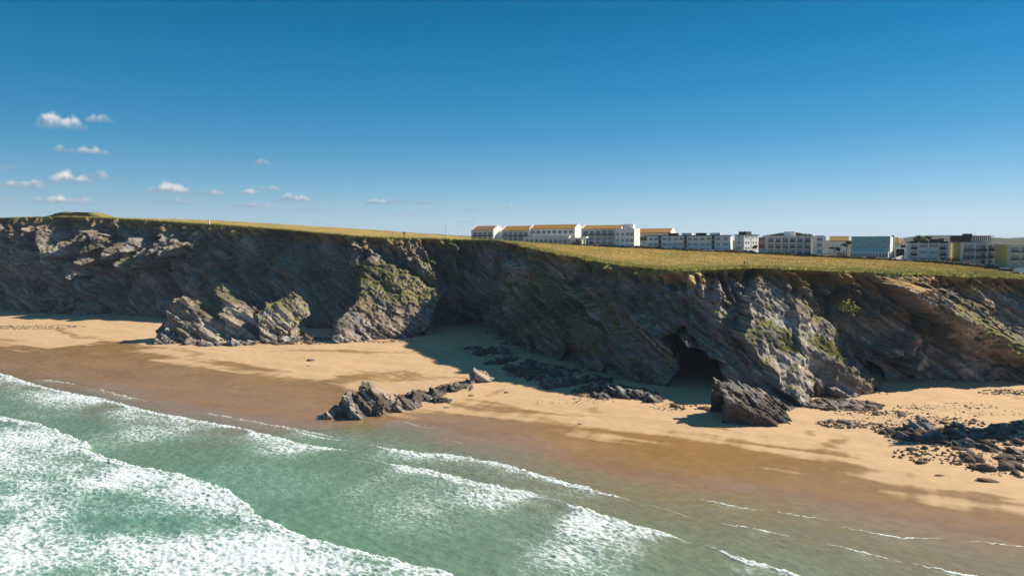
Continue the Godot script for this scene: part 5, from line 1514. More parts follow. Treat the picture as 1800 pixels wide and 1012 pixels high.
	for j in 3:
		for k in 6:
			var x := L * (0.06 + 0.94 * (k + 0.5) / 6.0) - 0.3
			part(o, "window", window_mesh(L / 6.0 - 1.2, 2.0, 2), null, Vector3(x, 1.5 + j * 2.85, 0.0))
			part(o, "balcony_panel", bm(Vector3(L / 6.0 - 1.3, 0.95, 0.08)), M.brown if k % 2 else M.rail, Vector3(x, 0.55 + j * 2.85, 0.75))
	for j in 2: part(o, "floor_band", bm(Vector3(L, 0.22, 0.8)), M.cream, Vector3(L / 2, 2.9 + j * 2.85, 0.402))
	part(o, "rooftop_tower", bm(Vector3(5.0, 2.2, 4.0)), M.offwhite, Vector3(L * 0.52, hh + 1.4, -4.0))
	q = [Vector3(146.21, 45.24, -333.57), 3.86, 24]
	L = q[1]
	o = house("flats", "narrow cream block with two sunlit bay windows beside the balcony block", "flats", q[0], q[2])
	wall_box(o, L, 12.0, hh, M.cream)
	flat_roof(o, L, 12.0, hh, M.slate, 0.2)
	for k in 2:
		var bay := part(o, "bay", bm(Vector3(1.5, hh - 0.4, 1.4)), M.white, Vector3(-0.2 if k == 0 else L - 0.2, hh / 2, 0.7))
		for j in 3:
			part(bay, "pane", window_mesh(0.8, 1.5, 0), null, Vector3(0.752, -hh / 2 + 1.6 + j * 2.85, 0.0), Vector3(0, PI / 2, 0))
	for j in 3: part(o, "window", window_mesh(2.4, 1.5, 1), null, Vector3(L * 0.5, 1.7 + j * 2.85, 0.0))
	# house with ochre roof
	q = [Vector3(167.8, 44.06, -365.68), 9.05, 24]
	o = house("ochre_house", "white house with ochre roof behind shrubs", "house", q[0], q[2])
	wall_box(o, q[1], 9.0, 7.89, M.cream)
	gable_roof(o, q[1], 9.0, 7.89, 10.27, M.roof_yellow, M.cream, 0.2)
	windows(o, 5.6, 0.9, 1.1, 1.0, q[1] - 1.0, 4, 1)
	windows(o, 2.4, 1.0, 1.2, 1.0, q[1] - 1.0, 3, 1)
	# blue building
	q = [Vector3(160.68, 44, -327.82), 15.96, 38]
	L = q[1]
	hh = 9.55
	o = house("blue_house", "large slate blue house with a glazed white ground floor", "house", q[0], q[2])
	wall_box(o, L, 9.0, hh, M.blue)
	flat_roof(o, L, 9.0, hh, M.slate, 0.2)
	part(o, "side_wall", bm(Vector3(0.3, hh + 0.2, 7.0)), M.offwhite, Vector3(L + 0.153, hh / 2, -4.0))
	part(o, "chimney", bm(Vector3(1.0, hh + 1.0, 0.8)), M.blue, Vector3(L + 0.2, hh / 2 + 0.4, -8.4))
	for x in [0.12, 0.36, 0.64, 0.88]:
		part(o, "window", window_mesh(2.0, 1.3, 1), null, Vector3(L * x, 4.8, 0.0))
		part(o, "window", window_mesh(1.7 if x in [0.12, 0.88] else 1.1, 1.2, 1), null, Vector3(L * x, 7.6, 0.0))
	var sun_room := part(o, "sun_room", bm(Vector3(L, 2.9, 1.6)), M.offwhite, Vector3(L / 2, 1.3, 0.804))
	for k in 12: part(sun_room, "pane", window_mesh(L / 12.0 - 0.25, 2.2, 0), null, Vector3(-L / 2 + L * (k + 0.5) / 12.0, 0.0, 0.802))
	# garage with the red car
	q = [Vector3(177.3, 44.92, -319.87), 3.74, 30]
	L = q[1]
	o = house("garage", "open white garage with a red car inside beside the blue house", "garage", q[0], q[2])
	part(o, "roof", bm(Vector3(L + 0.4, 0.5, 6.0)), M.cream, Vector3(L / 2, 3.3, -3.0))
	part(o, "wall", bm(Vector3(0.35, 5.0, 6.0)), M.white, Vector3(0.0, 0.55, -3.0))
	part(o, "wall", bm(Vector3(0.35, 5.0, 6.0)), M.white, Vector3(L, 0.55, -3.0))
	part(o, "back_wall", bm(Vector3(L - 0.4, 5.0, 0.3)), M.grey, Vector3(L / 2, 0.54, -5.7))
	q = [Vector3(190.62, 45.47, -345.97), 2.82, 20]
	o = house("ochre_house", "narrow house with ochre roof behind the garage", "house", q[0], q[2])
	wall_box(o, q[1], 8.0, 5.11, M.cream)
	gable_roof(o, q[1], 8.0, 5.11, 7.94, M.roof_yellow, M.cream, 0.1)
	q = [Vector3(196.87, 44.23, -350.5), 4.4, -20]
	o = house("brown_house", "dark gabled house showing its roof behind the ramp", "house", q[0], q[2])
	wall_box(o, q[1], 8.0, 5.6, M.brown)
	gable_roof(o, q[1], 8.0, 5.6, 9.0, M.brown, M.cream, 0.05)
	# white block with slate roof
	q = [Vector3(175.37, 42.49, -306.84), 15.61, 26]
	L = q[1]
	hh = 8.14
	o = house("flats", "white block with slate roof edge and dark corner balconies", "flats", q[0], q[2])
	wall_box(o, L, 11.0, hh, M.white)
	part(o, "roof", bm(Vector3(L - 0.5, 0.9, 10.0)), M.slate, Vector3(L / 2, hh + 0.453, -5.4))
	part(o, "dormer", bm(Vector3(L * 0.22, 1.7, 3.0)), M.slate, Vector3(L * 0.66, hh + 1.0, -2.2))
	part(o, "brick_chimney", bm(Vector3(1.6, 2.0, 1.2)), M.roof_brown, Vector3(L * 0.83, hh + 1.1, -1.5))
	for k in 4: part(o, "pier", bm(Vector3(0.3, hh + 0.8, 0.5)), M.white, Vector3([0.02, 0.27, 0.51, 0.76][k] * L, hh / 2 + 0.3, 0.254))
	for j in 3:
		part(o, "window", window_mesh(L * 0.15, 1.5, 1), null, Vector3(L * 0.16, 1.5 + j * 2.75, 0))
		part(o, "window", window_mesh(L * 0.2, 1.5, 2), null, Vector3(L * 0.39, 1.5 + j * 2.75, 0))
		part(o, "window", window_mesh(L * 0.2, 1.5, 2), null, Vector3(L * 0.635, 1.5 + j * 2.75, 0))
		part(o, "window", window_mesh(L * 0.13, 1.5, 1), null, Vector3(L * 0.86, 1.5 + j * 2.75, 0))
	for j in 2:
		for x in [0.16, 0.86]:
			part(o, "balcony", bm(Vector3(L * 0.15, 0.9, 0.7)), M.dark, Vector3(L * x, 3.2 + j * 2.75, 0.36))
	# penthouse block
	q = [Vector3(188.8, 41.28, -290.61), 13.93, 15]
	L = q[1]
	hh = 9.44
	o = house("flats", "cream flats with yellow side wall, glazed rooftop penthouse and wide balconies", "flats", q[0], q[2])
	wall_box(o, L, 12.0, hh, M.stone)
	flat_roof(o, L, 12.0, hh, M.cream, 0.1)
	part(o, "yellow_side_wall", bm(Vector3(0.2, hh + 2.6, 11.6)), M.yellow, Vector3(-0.103, hh / 2 - 1.2, -6.0))
	for j in 2:
		for z in [-3.0, -4.6]: part(o, "window", window_mesh(0.6, 0.6, 0), null, Vector3(-0.206, 4.6 + j * 3.0, z), Vector3(0, -PI / 2, 0))
	var ph := part(o, "penthouse", bm(Vector3(L * 0.9, 2.5, 8.0)), M.brown, Vector3(L * 0.37, hh + 1.55, -6.5))
	for k in 9: part(ph, "pane", window_mesh(L * 0.053, 2.0, 0), null, Vector3(L * (-0.04 + 0.054 * k), 0.0, 4.002))
	part(o, "penthouse_roof", bm(Vector3(L * 1.02, 0.25, 9.6)), M.slate, Vector3(L * 0.37, hh + 2.93, -6.3))
	part(o, "lift_housing", bm(Vector3(L * 0.2, 0.9, 3.0)), M.slate, Vector3(L * 0.29, hh + 3.5, -6.5))
	part(o, "aerial", bm(Vector3(0.06, 1.4, 0.06)), M.metal, Vector3(L * 0.48, hh + 3.75, -6.0))
	for j in 3:
		for k in 3:
			var x: float = L * [0.18, 0.50, 0.83][k]
			part(o, "window", window_mesh(L * 0.24, 2.1, 4), null, Vector3(x, 1.5 + j * 3.0, 0))
			if j > 0:
				var b := part(o, "balcony", bm(Vector3(L * 0.28, 0.2, 1.2)), M.dark, Vector3(x, 0.1 + j * 3.0, 0.604))
				part(b, "railing", bm(Vector3(L * 0.28, 0.9, 0.06)), M.rail, Vector3(0, 0.55, 0.56))
	for k in 4: part(o, "pier", bm(Vector3(0.7, hh, 0.5)), M.cream, Vector3(L * [0.015, 0.34, 0.665, 0.985][k], hh / 2, 0.254))
	q = [Vector3(188.02, 40.5, -281.56), 9.9, 15]
	o = house("garden_wall", "long low white garden wall before the penthouse block", "wall", q[0], q[2])
	wall_box(o, q[1], 0.4, 1.49, M.white)
	part(o, "coping", bm(Vector3(q[1] + 0.1, 0.1, 0.5)), M.offwhite, Vector3(q[1] / 2, 1.49 + 0.052, -0.2))
	q = [Vector3(196.9, 40.62, -274.9), 11.97, 14]
	L = q[1]
	hh = 9.39
	o = house("flats", "cream flats with yellow side wall and glass balconies, farthest along the cliff top", "flats", q[0], q[2])
	wall_box(o, L, 11.0, hh, M.stone)
	flat_roof(o, L, 11.0, hh, M.cream, 0.3)
	part(o, "yellow_side_wall", bm(Vector3(0.2, hh + 2.6, 10.6)), M.yellow, Vector3(-0.103, hh / 2 - 1.2, -5.5))
	for j in 3:
		windows(o, 1.5 + j * 3.0, 2.6, 2.0, 0.6, L - 0.4, 3, 2)
		if j: balconies(o, 0.1 + j * 3.0, 3.0, 0.6, L - 0.4, 3, M.rail, 1.1, 0.95)
	make_street()

# ------------------------------------------------------------------ cars, poles, people, plants
func car_body(van: bool) -> ArrayMesh:
	# side profile swept across the width, narrowed at the roof
	var prof: Array
	if van: prof = [[-2.3, 0.35, 0.86], [-2.35, 0.9, 0.9], [-2.25, 1.9, 0.84], [1.0, 1.95, 0.84], [1.6, 1.15, 0.88], [2.25, 0.95, 0.88], [2.35, 0.4, 0.84]]
	else: prof = [[-2.0, 0.35, 0.80], [-2.1, 0.8, 0.84], [-1.75, 0.95, 0.84], [-1.35, 1.42, 0.64], [0.35, 1.45, 0.64], [1.0, 0.98, 0.82], [1.95, 0.82, 0.80], [2.1, 0.4, 0.78]]
	var st := begin()
	var c := Vector3(0, 0.7, 0)
	for k in prof.size():
		var a: Array = prof[k]
		var b: Array = prof[(k + 1) % prof.size()]
		var p := [Vector3(a[0], a[1], a[2]), Vector3(b[0], b[1], b[2]), Vector3(b[0], b[1], -b[2]), Vector3(a[0], a[1], -a[2])]
		quad(st, p[0], p[1], p[2], p[3], (p[0] + p[2]) * 0.5 - c)
		tri(st, Vector3(0, 0.7, 0.84), p[0], p[1], Vector3(0, 0, 1))
		tri(st, Vector3(0, 0.7, -0.84), p[3], p[2], Vector3(0, 0, -1))
	return st.commit()

func car(label: String, at: Vector3, turn: float, paint: Color, van := false) -> void:
	var o := thing("parked_car", label, "van" if van else "car", at, turn, "cars parked by the houses")
	var key := "car%d" % int(van)
	if not cache.has(key): cache[key] = car_body(van)
	part(o, "body", cache[key], plain(paint, 0.25))
	if not cache.has("tyre"):
		var w := CylinderMesh.new()
		w.top_radius = 0.32
		w.bottom_radius = 0.32
		w.height = 0.2
		w.radial_segments = 14
		cache.tyre = w
	for x in [-1.3, 1.3]:
		for z in [-0.78, 0.78]: part(o, "wheel", cache.tyre, M.tyre, Vector3(x, 0.32, z), Vector3(PI / 2, 0, 0))
	if van: part(o, "windscreen", bm(Vector3(0.06, 0.62, 1.4)), M.glass, Vector3(1.36, 1.56, 0), Vector3(0, 0, 0.64))
	else:
		for z in [-1, 1]: part(o, "side_window", bm(Vector3(1.75, 0.34, 0.05)), M.glass, Vector3(-0.45, 1.17, z * 0.745), Vector3(-z * 0.38, 0, 0))
		part(o, "windscreen", bm(Vector3(0.05, 0.55, 1.25)), M.glass, Vector3(0.70, 1.23, 0), Vector3(0, 0, 0.95))

func capsule_body(bones: Array, lo: Vector3, hi: Vector3, c: float, colors: Array) -> ArrayMesh:
	# one continuous figure: tapered bones joined by a smooth minimum
	var nx := int((hi.x - lo.x) / c) + 2
	var ny := int((hi.y - lo.y) / c) + 2
	var nz := int((hi.z - lo.z) / c) + 2
	var f := PackedFloat32Array()
	f.resize(nx * ny * nz)
	for i in nx:
		for j in ny:
			for k in nz:
				var p := lo + Vector3(i, j, k) * c
				var s := 0.0
				for b in bones:
					var ab: Vector3 = b[1] - b[0]
					var t := clampf((p - b[0]).dot(ab) / ab.length_squared(), 0.0, 1.0)
					s += exp(-(p.distance_to(b[0] + ab * t) - lerpf(b[2], b[3], t)) * 60.0)
				f[(i * ny + j) * nz + k] = -log(s + 1e-30) / 60.0
	var vi := PackedInt32Array()
	vi.resize(f.size())
	vi.fill(-1)
	var v := PackedVector3Array()
	var n := PackedVector3Array()
	var col := PackedColorArray()
	var si := ny * nz
	for i in nx - 1:
		for j in ny - 1:
			for k in nz - 1:
				var o := i * si + j * nz + k
				var s := Vector3.ZERO
				var cnt := 0
				for e in EDGES:
					var a := f[o + (si if e[0] & 1 else 0) + (nz if e[0] & 2 else 0) + (1 if e[0] & 4 else 0)]
					var b := f[o + (si if e[1] & 1 else 0) + (nz if e[1] & 2 else 0) + (1 if e[1] & 4 else 0)]
					if (a < 0) == (b < 0): continue
					s += Vector3(e[0] & 1, (e[0] >> 1) & 1, (e[0] >> 2) & 1).lerp(Vector3(e[1] & 1, (e[1] >> 1) & 1, (e[1] >> 2) & 1), a / (a - b))
					cnt += 1
				if cnt == 0: continue
				vi[o] = v.size()
				v.append(lo + (Vector3(i, j, k) + s / cnt) * c)
				n.append(Vector3(f[o + si] - f[o], f[o + nz] - f[o], f[o + 1] - f[o]).normalized())
				var y := v[-1].y
				var z := v[-1].z
				col.append(colors[0] if y < 0.08 else colors[1] if y < 0.88 else colors[2] if y < 1.47 and not (y < 1.02 and absf(v[-1].x) > 0.22) else colors[3] if y < 1.63 and z > -0.01 else colors[4])
	var idx := PackedInt32Array()
	for i in range(1, nx - 1):
		for j in range(1, ny - 1):
			for k in range(1, nz - 1):
				var o := i * si + j * nz + k
				var neg := f[o] < 0
				for ax in 3:
					var sa: int = [si, nz, 1][ax]
					if neg == (f[o + sa] < 0): continue
					var s1: int = [nz, 1, si][ax]
					var s2: int = [1, si, nz][ax]
					var q := [vi[o], vi[o - s1], vi[o - s1 - s2], vi[o - s2]]
					if q.min() < 0: continue
					if neg: q.reverse()
					idx.append_array(PackedInt32Array([q[0], q[1], q[2], q[0], q[2], q[3]]))
	return build(v, n, idx, col)

func person(label: String, at: Vector3, turn: float, top: Color, legs: Color, stride: float, bent: float) -> void:
	var b := []
	for s in [-1, 1]:
		var hip := Vector3(s * 0.09, 0.90, 0)
		var knee := Vector3(s * 0.10, 0.49, s * stride * 0.5 + 0.03)
		var foot := Vector3(s * 0.11, 0.07, s * stride)
		b.append([hip, knee, 0.085, 0.058])
		b.append([knee, foot, 0.056, 0.042])
		b.append([foot, foot + Vector3(0.01 * s, -0.02, 0.15), 0.045, 0.035])
		var sh := Vector3(s * 0.19, 1.40, 0)
		var el := Vector3(s * 0.25, 1.13, -0.03 - s * stride * 0.3)
		var hand := Vector3(s * 0.22 * (1.0 - bent * 0.7), lerpf(0.86, 1.28, bent), 0.05 + bent * 0.2)
		b.append([sh, el, 0.055, 0.045])
		b.append([el, hand, 0.043, 0.032])
		for k in 4: b.append([hand, hand + (hand - el).normalized() * (0.13 + 0.015 * (k % 2)) + Vector3((k - 1.5) * 0.022, 0, 0.01), 0.014, 0.009])
		b.append([hand, hand + Vector3(-s * 0.05, -0.04, 0.04), 0.012, 0.009])
	b.append([Vector3(-0.06, 0.95, 0), Vector3(0.06, 0.95, 0), 0.12, 0.12])
	b.append([Vector3(0, 1.0, 0), Vector3(0, 1.32, 0), 0.13, 0.15])
	b.append([Vector3(-0.15, 1.39, 0), Vector3(0.15, 1.39, 0), 0.07, 0.07])
	b.append([Vector3(0, 1.42, 0), Vector3(0, 1.56, 0.01), 0.055, 0.052])
	b.append([Vector3(0, 1.60, 0.01), Vector3(0, 1.67, 0.015), 0.078, 0.092])
	b.append([Vector3(0, 1.60, 0.09), Vector3(0, 1.625, 0.10), 0.018, 0.012])
	var o := put("person", capsule_body(b, Vector3(-0.42, -0.02, -0.42), Vector3(0.42, 1.82, 0.48), 0.028, [Color(0.03, 0.03, 0.03), legs, top, Color(0.42, 0.26, 0.19), Color(0.05, 0.035, 0.025)]), M.skin, at)
	o.rotation.y = turn
	tag(o, label, "person", "")

func pole(called: String, label: String, at: Vector3, high: float, r: float, mat: Material) -> Node3D:
	var o := thing(called, label, called.replace("_", " "), at, 0.0)
	var c := CylinderMesh.new()
	c.bottom_radius = r
	c.top_radius = r * 0.6
	c.height = high
	c.radial_segments = 10
	part(o, "shaft", c, mat, Vector3(0, high / 2, 0))
	part(o, "foot", bm(Vector3(r * 5, 0.3, r * 5)), M.stone, Vector3(0, 0.1, 0))
	var s := SphereMesh.new()
	s.radius = r * 1.6
	s.height = r * 3.2
	s.radial_segments = 10
	s.rings = 6
	part(o, "finial", s, mat, Vector3(0, high + r, 0))
	return o

func leaf_cloud(sd: int, n: int, size: float, blobs: Array, c0: Color, c1: Color, droop := 0.0) -> ArrayMesh:
	var r := RandomNumberGenerator.new()
	r.seed = sd
	var st := begin()
	for k in n:
		var b: Array = blobs[r.randi() % blobs.size()]
		var d := Vector3(r.randfn(), r.randfn(), r.randfn()).normalized()
		var p: Vector3 = b[0] + d * (b[1] as Vector3) * pow(r.randf(), 0.45)
		var u := Vector3(r.randfn(), r.randfn() - droop, r.randfn()).normalized() * size * r.randf_range(0.6, 1.3)
		var w := u.cross(Vector3(r.randfn(), r.randfn(), r.randfn())).normalized() * size * 0.4
		var c := c0.lerp(c1, r.randf())
		c = c * r.randf_range(0.7, 1.25)
		for q in [p - u, p + w, p - w, p + u, p - w, p + w]:
			st.set_color(c)
			st.set_normal((d + Vector3.UP * 0.3).normalized())
			st.add_vertex(q)
	return st.commit()

func tree(called: String, label: String, category: String, at: Vector3, high: float, spread: float, sd: int, c0: Color, c1: Color, group := "") -> void:
	var o := thing(called, label, category, at, sd * 1.7, group)
	var st := begin()
	var r := RandomNumberGenerator.new()
	r.seed = sd
	var limb := func(a: Vector3, b: Vector3, ra: float, rb: float):
		var x := (b - a).cross(Vector3(0.3, 0.2, 1.0)).normalized()
		var y := (b - a).cross(x).normalized()
		for k in 7:
			var p := x * cos(TAU * k / 7.0) + y * sin(TAU * k / 7.0)
			var q := x * cos(TAU * (k + 1) / 7.0) + y * sin(TAU * (k + 1) / 7.0)
			quad(st, a + p * ra, a + q * ra, b + q * rb, b + p * rb, p + q)
	var fork := Vector3(0.2, high * 0.62, 0.1)
	limb.call(Vector3(0, -0.5, 0), fork, high * 0.03, high * 0.02)
	var blobs := []
	for k in 9:
		var a := TAU * k / 9.0 + r.randf()
		var e := fork + Vector3(cos(a) * spread * r.randf_range(0.4, 0.85), high * r.randf_range(0.05, 0.32), sin(a) * spread * r.randf_range(0.4, 0.85))
		limb.call(fork, e, high * 0.014, high * 0.005)
		blobs.append([e, Vector3(spread * 0.42, high * 0.10, spread * 0.42)])
	part(o, "trunk", st.commit(), M.trunk)
	part(o, "crown", leaf_cloud(sd, 1700, spread * 0.10, blobs, c0, c1), M.leaf)

func shrub(label: String, at: Vector3, size: Vector3, sd: int, c0: Color, c1: Color) -> void:
	var o := thing("shrub", label, "shrub", at, sd, "")
	var st := begin()
	box(st, Vector3(0, size.y * 0.25, 0), Vector3(0.15, size.y * 0.5, 0.15))
	part(o, "stem", st.commit(), M.trunk)
	var blobs := []
	for k in 5: blobs.append([Vector3(cos(k * 1.9) * size.x * 0.4, size.y * (0.45 + 0.12 * (k % 3)), sin(k * 1.9) * size.z * 0.4), size * 0.42])
	part(o, "foliage", leaf_cloud(sd, 500, minf(size.y, size.x) * 0.09, blobs, c0, c1), M.leaf)

func make_street() -> void:
	var g := Color(0.07, 0.095, 0.025)
	var g2 := Color(0.15, 0.16, 0.05)
	car("dark car parked at the sunlit end of the hotel", Vector3(70.27, 47.99, -389), -0.5, Color(0.02, 0.022, 0.03))
	car("second dark car by the white wall beyond the hotel", Vector3(73.2, 48.03, -391), -0.5, Color(0.03, 0.03, 0.03))
	car("black car before the terrace near its second stairwell", Vector3(89.17, 47.07, -377), -0.4, Color(0.02, 0.02, 0.025))
	car("silver car before the terrace under the middle windows", Vector3(93.62, 46.87, -375), -0.4, Color(0.45, 0.46, 0.47))
	car("dark blue car before the terrace near its third stairwell", Vector3(98.11, 46.63, -371), -0.4, Color(0.02, 0.03, 0.06))
	car("white car before the terrace nearest its sunlit end", Vector3(104.61, 46.4, -366), -0.4, Color(0.75, 0.75, 0.75))
	car("grey car beyond the terrace end in front of the corner block", Vector3(120.48, 45.81, -356), -0.4, Color(0.2, 0.2, 0.21))
	car("blue grey car by the shrub at the low white wall", Vector3(122.71, 45.68, -354), -0.4, Color(0.12, 0.15, 0.19))
	car("red car standing inside the open garage", Vector3(180.11, 43.32, -320.5), -2.2, Color(0.5, 0.02, 0.02))
	car("white van parked before the flats cut by the right edge", Vector3(195.33, 39.03, -265), -0.2, Color(0.72, 0.72, 0.72), true)
	car("silver car parked right of the low garden wall", Vector3(193.49, 40.08, -271), -0.2, Color(0.5, 0.5, 0.5))
	person("person in dark clothes standing at the cliff edge, hands down", Vector3(85.77, 42.46, -255), 0.4, Color(0.03, 0.03, 0.035), Color(0.035, 0.03, 0.03), 0.06, 0.0)
	person("person in blue grey jacket holding something up at the cliff edge", Vector3(86.92, 42.44, -255), 0.9, Color(0.10, 0.11, 0.15), Color(0.04, 0.045, 0.06), 0.12, 1.0)
	var o := pole("flagpole", "tall bare flagpole left of the hotel", Vector3(-39.83, 52.65, -415), 8.87, 0.09, M.metal)
	pole("flagpole", "dark flagpole before the end wing of the hotel", Vector3(-15.14, 51.88, -410), 10.12, 0.07, M.metal)
	pole("flagpole", "pale flagpole before the longest hotel wing", Vector3(12.66, 50.41, -406), 13.02, 0.07, M.white)
	pole("lamp_post", "thin post among the penthouse block balconies", Vector3(183.61, 41.83, -283), 8.61, 0.07, M.cream)
	pole("mast", "short mast on the skyline left of the lookout", Vector3(-82.67, 54.92, -480), 3.16, 0.12, M.metal)
	o = thing("lookout_tower", "small dark lookout tower on the skyline", "tower", Vector3(-74.79, 54.18, -480), 0.3)
	part(o, "shaft", bm(Vector3(0.9, 3.4, 0.9)), M.stone, Vector3(0, 1.6, 0))
	part(o, "cabin", bm(Vector3(1.2, 0.9, 1.2)), M.dark, Vector3(0, 3.74, 0))
	part(o, "cap", bm(Vector3(1.0, 0.3, 1.0)), M.slate, Vector3(0, 4.35, 0))
	o = thing("white_marker", "white marker post on the far cliff rim", "marker", Vector3(-201.73, 63.64, -462), 0.0)
	part(o, "post", bm(Vector3(0.7, 2.6, 0.7)), M.white, Vector3(0, 1.2, 0))
	part(o, "cap", bm(Vector3(0.4, 0.8, 0.4)), M.white, Vector3(0, 2.9, 0))
	o = thing("white_marker", "small white stone on the lawn before the annexe", "marker", Vector3(9.85, 50.8, -400), 0.0)
	part(o, "post", bm(Vector3(0.9, 0.8, 0.9)), M.white, Vector3(0, 0.35, 0))
	part(o, "cap", bm(Vector3(0.6, 0.25, 0.6)), M.white, Vector3(0, 0.88, 0))
	tree("pine_tree", "broad topped tree rising behind the white block", "tree", Vector3(188.38, 43.08, -318), 10.98, 4.2, 3, Color(0.10, 0.12, 0.03), Color(0.22, 0.2, 0.06))
	tree("tree", "rounded tree beside the house with ochre roof", "tree", Vector3(166.97, 44.24, -345), 7.5, 2.4, 5, g, g2)
	tree("tree", "dark low tree left of the ochre roofed house", "tree", Vector3(162.71, 44.4, -348), 4.5, 2.6, 6, Color(0.04, 0.055, 0.02), g)
	tree("tree", "green tree against the grey wall beside the hotel end", "tree", Vector3(76.81, 48.2, -405), 7.0, 2.2, 7, g, g2)
	tree("tree", "small tree before the white corner block", "tree", Vector3(123.18, 45.6, -352), 4.2, 1.6, 8, g, g2)
	shrub("round green shrub at the end of the white terrace", Vector3(116.45, 45.98, -358), Vector3(2.4, 2.2, 2.0), 11, g, g2)
	shrub("dark shrub at the foot of the ochre house", Vector3(161.5, 44.17, -340), Vector3(4.0, 2.4, 3.0), 12, Color(0.04, 0.055, 0.02), g)
	shrub("clipped green shrub below the blue house", Vector3(156.94, 43.32, -308), Vector3(8.0, 1.1, 2.0), 13, g, Color(0.12, 0.17, 0.03))
	shrub("clipped sunny hedge below the blue house by the ramp", Vector3(161.13, 43.11, -303), Vector3(8.0, 1.2, 2.0), 14, Color(0.12, 0.18, 0.03), Color(0.16, 0.22, 0.04))
	shrub("dark bush at the foot of the yellow side wall", Vector3(185.67, 42.21, -291), Vector3(5.0, 2.6, 3.0), 15, Color(0.03, 0.045, 0.02), g)
	shrub("low green shrub at the corner of the penthouse block", Vector3(183.71, 41.68, -281), Vector3(3.4, 1.6, 2.0), 16, g, g2)
	shrub("gorse bush growing on the shaded wall right of the lit buttress", Vector3(114.41, 26.47, -234), Vector3(11.0, 4.5, 4.0), 17, Color(0.14, 0.17, 0.03), Color(0.25, 0.25, 0.05))
	# ramp by the garage
	o = thing("ramp_wall", "sunlit pale ramp wall running down from the garage", "wall", Vector3(169.28, 42.98, -302), 0.6)
	part(o, "wall", bm(Vector3(6.5, 2.4, 0.4)), M.white, Vector3(0, 0.6, 0), Vector3(0, 0, 0.14))
	part(o, "coping", bm(Vector3(6.5, 0.12, 0.5)), M.cream, Vector3(-0.17, 1.86, 0), Vector3(0, 0, 0.14))
	# bramble hedge along the property line
	var v := PackedVector3Array()
	var col := PackedColorArray()
	var w := 0
	for k in HEDGE.size() - 1:
		var n := int(HEDGE[k].distance_to(HEDGE[k + 1]) / 0.5)
		for i in n:
			var c: Vector3 = HEDGE[k].lerp(HEDGE[k + 1], i / float(n))
			var dirv: Vector3 = (HEDGE[k + 1] - HEDGE[k]).normalized()
			var side := Vector3(-dirv.z, 0, dirv.x)
			c.y = plateau(c.x, c.z)
			for j in 9:
				var a := PI * (j / 8.0)
				var r := 1.0 + 0.35 * N.get_noise_3d(c.x * 0.35, c.z * 0.35, j * 0.5) + 0.25 * N.get_noise_3d(c.x * 1.5, c.z * 1.5, j)
				var p := c + side * cos(a) * 0.9 * r + Vector3.UP * (sin(a) * 1.15 * r * (1.0 + 0.4 * N.get_noise_2d(c.x * 0.08, 3.0)) - 0.15)
				v.append(p)
				col.append(mixc(Color(0.05, 0.05, 0.022), Color(0.13, 0.10, 0.045), 0.5 + 0.9 * N.get_noise_3d(p.x * 0.9, p.y * 0.9, p.z * 0.9)))
			w += 1
	var h := put("hedge", build(v, grid_normals(v, w, 9, Vector3(0, 0.8, 0.6)), grid_index(w, 9), col), M.leaf)
	tag(h, "long dark bramble hedge between straw field and the houses", "hedge")
	# wooded ridge far behind
	var mm := MultiMesh.new()
	mm.transform_format = MultiMesh.TRANSFORM_3D
	var blobs := []
	for k in 7: blobs.append([Vector3(cos(k * 0.9) * 2.2, 5.0 + sin(k * 2.1) * 1.8, sin(k * 0.9) * 2.2), Vector3(2.2, 1.9, 2.2)])
	mm.mesh = leaf_cloud(91, 420, 0.55, blobs, Color(0.035, 0.05, 0.02), Color(0.07, 0.085, 0.035))
	mm.instance_count = 190
	for k in 190:
		var px := rng.randf_range(1338.0, 1424.0)
		var d := rng.randf_range(560.0, 700.0)
		var p := Vector3((px - 900.0) / 1216.0 * d, 0, -d)
		p.y = plateau(p.x, p.z)
		var hump := clampf(1.0 - absf(px - 1388.0) / 60.0, 0.0, 1.0)
		var s := 0.42 + 0.40 * hump + rng.randf() * 0.2
		mm.set_instance_transform(k, Transform3D(Basis.from_euler(Vector3(0, rng.randf() * TAU, 0)).scaled(Vector3(s, s * 1.15, s)), p))
	var mi := MultiMeshInstance3D.new()
	mi.name = "woodland"
	mi.multimesh = mm
	mi.material_override = M.leaf
	add_child(mi)
	tag(mi, "dark wooded ridge behind the balcony block", "", "", "stuff")

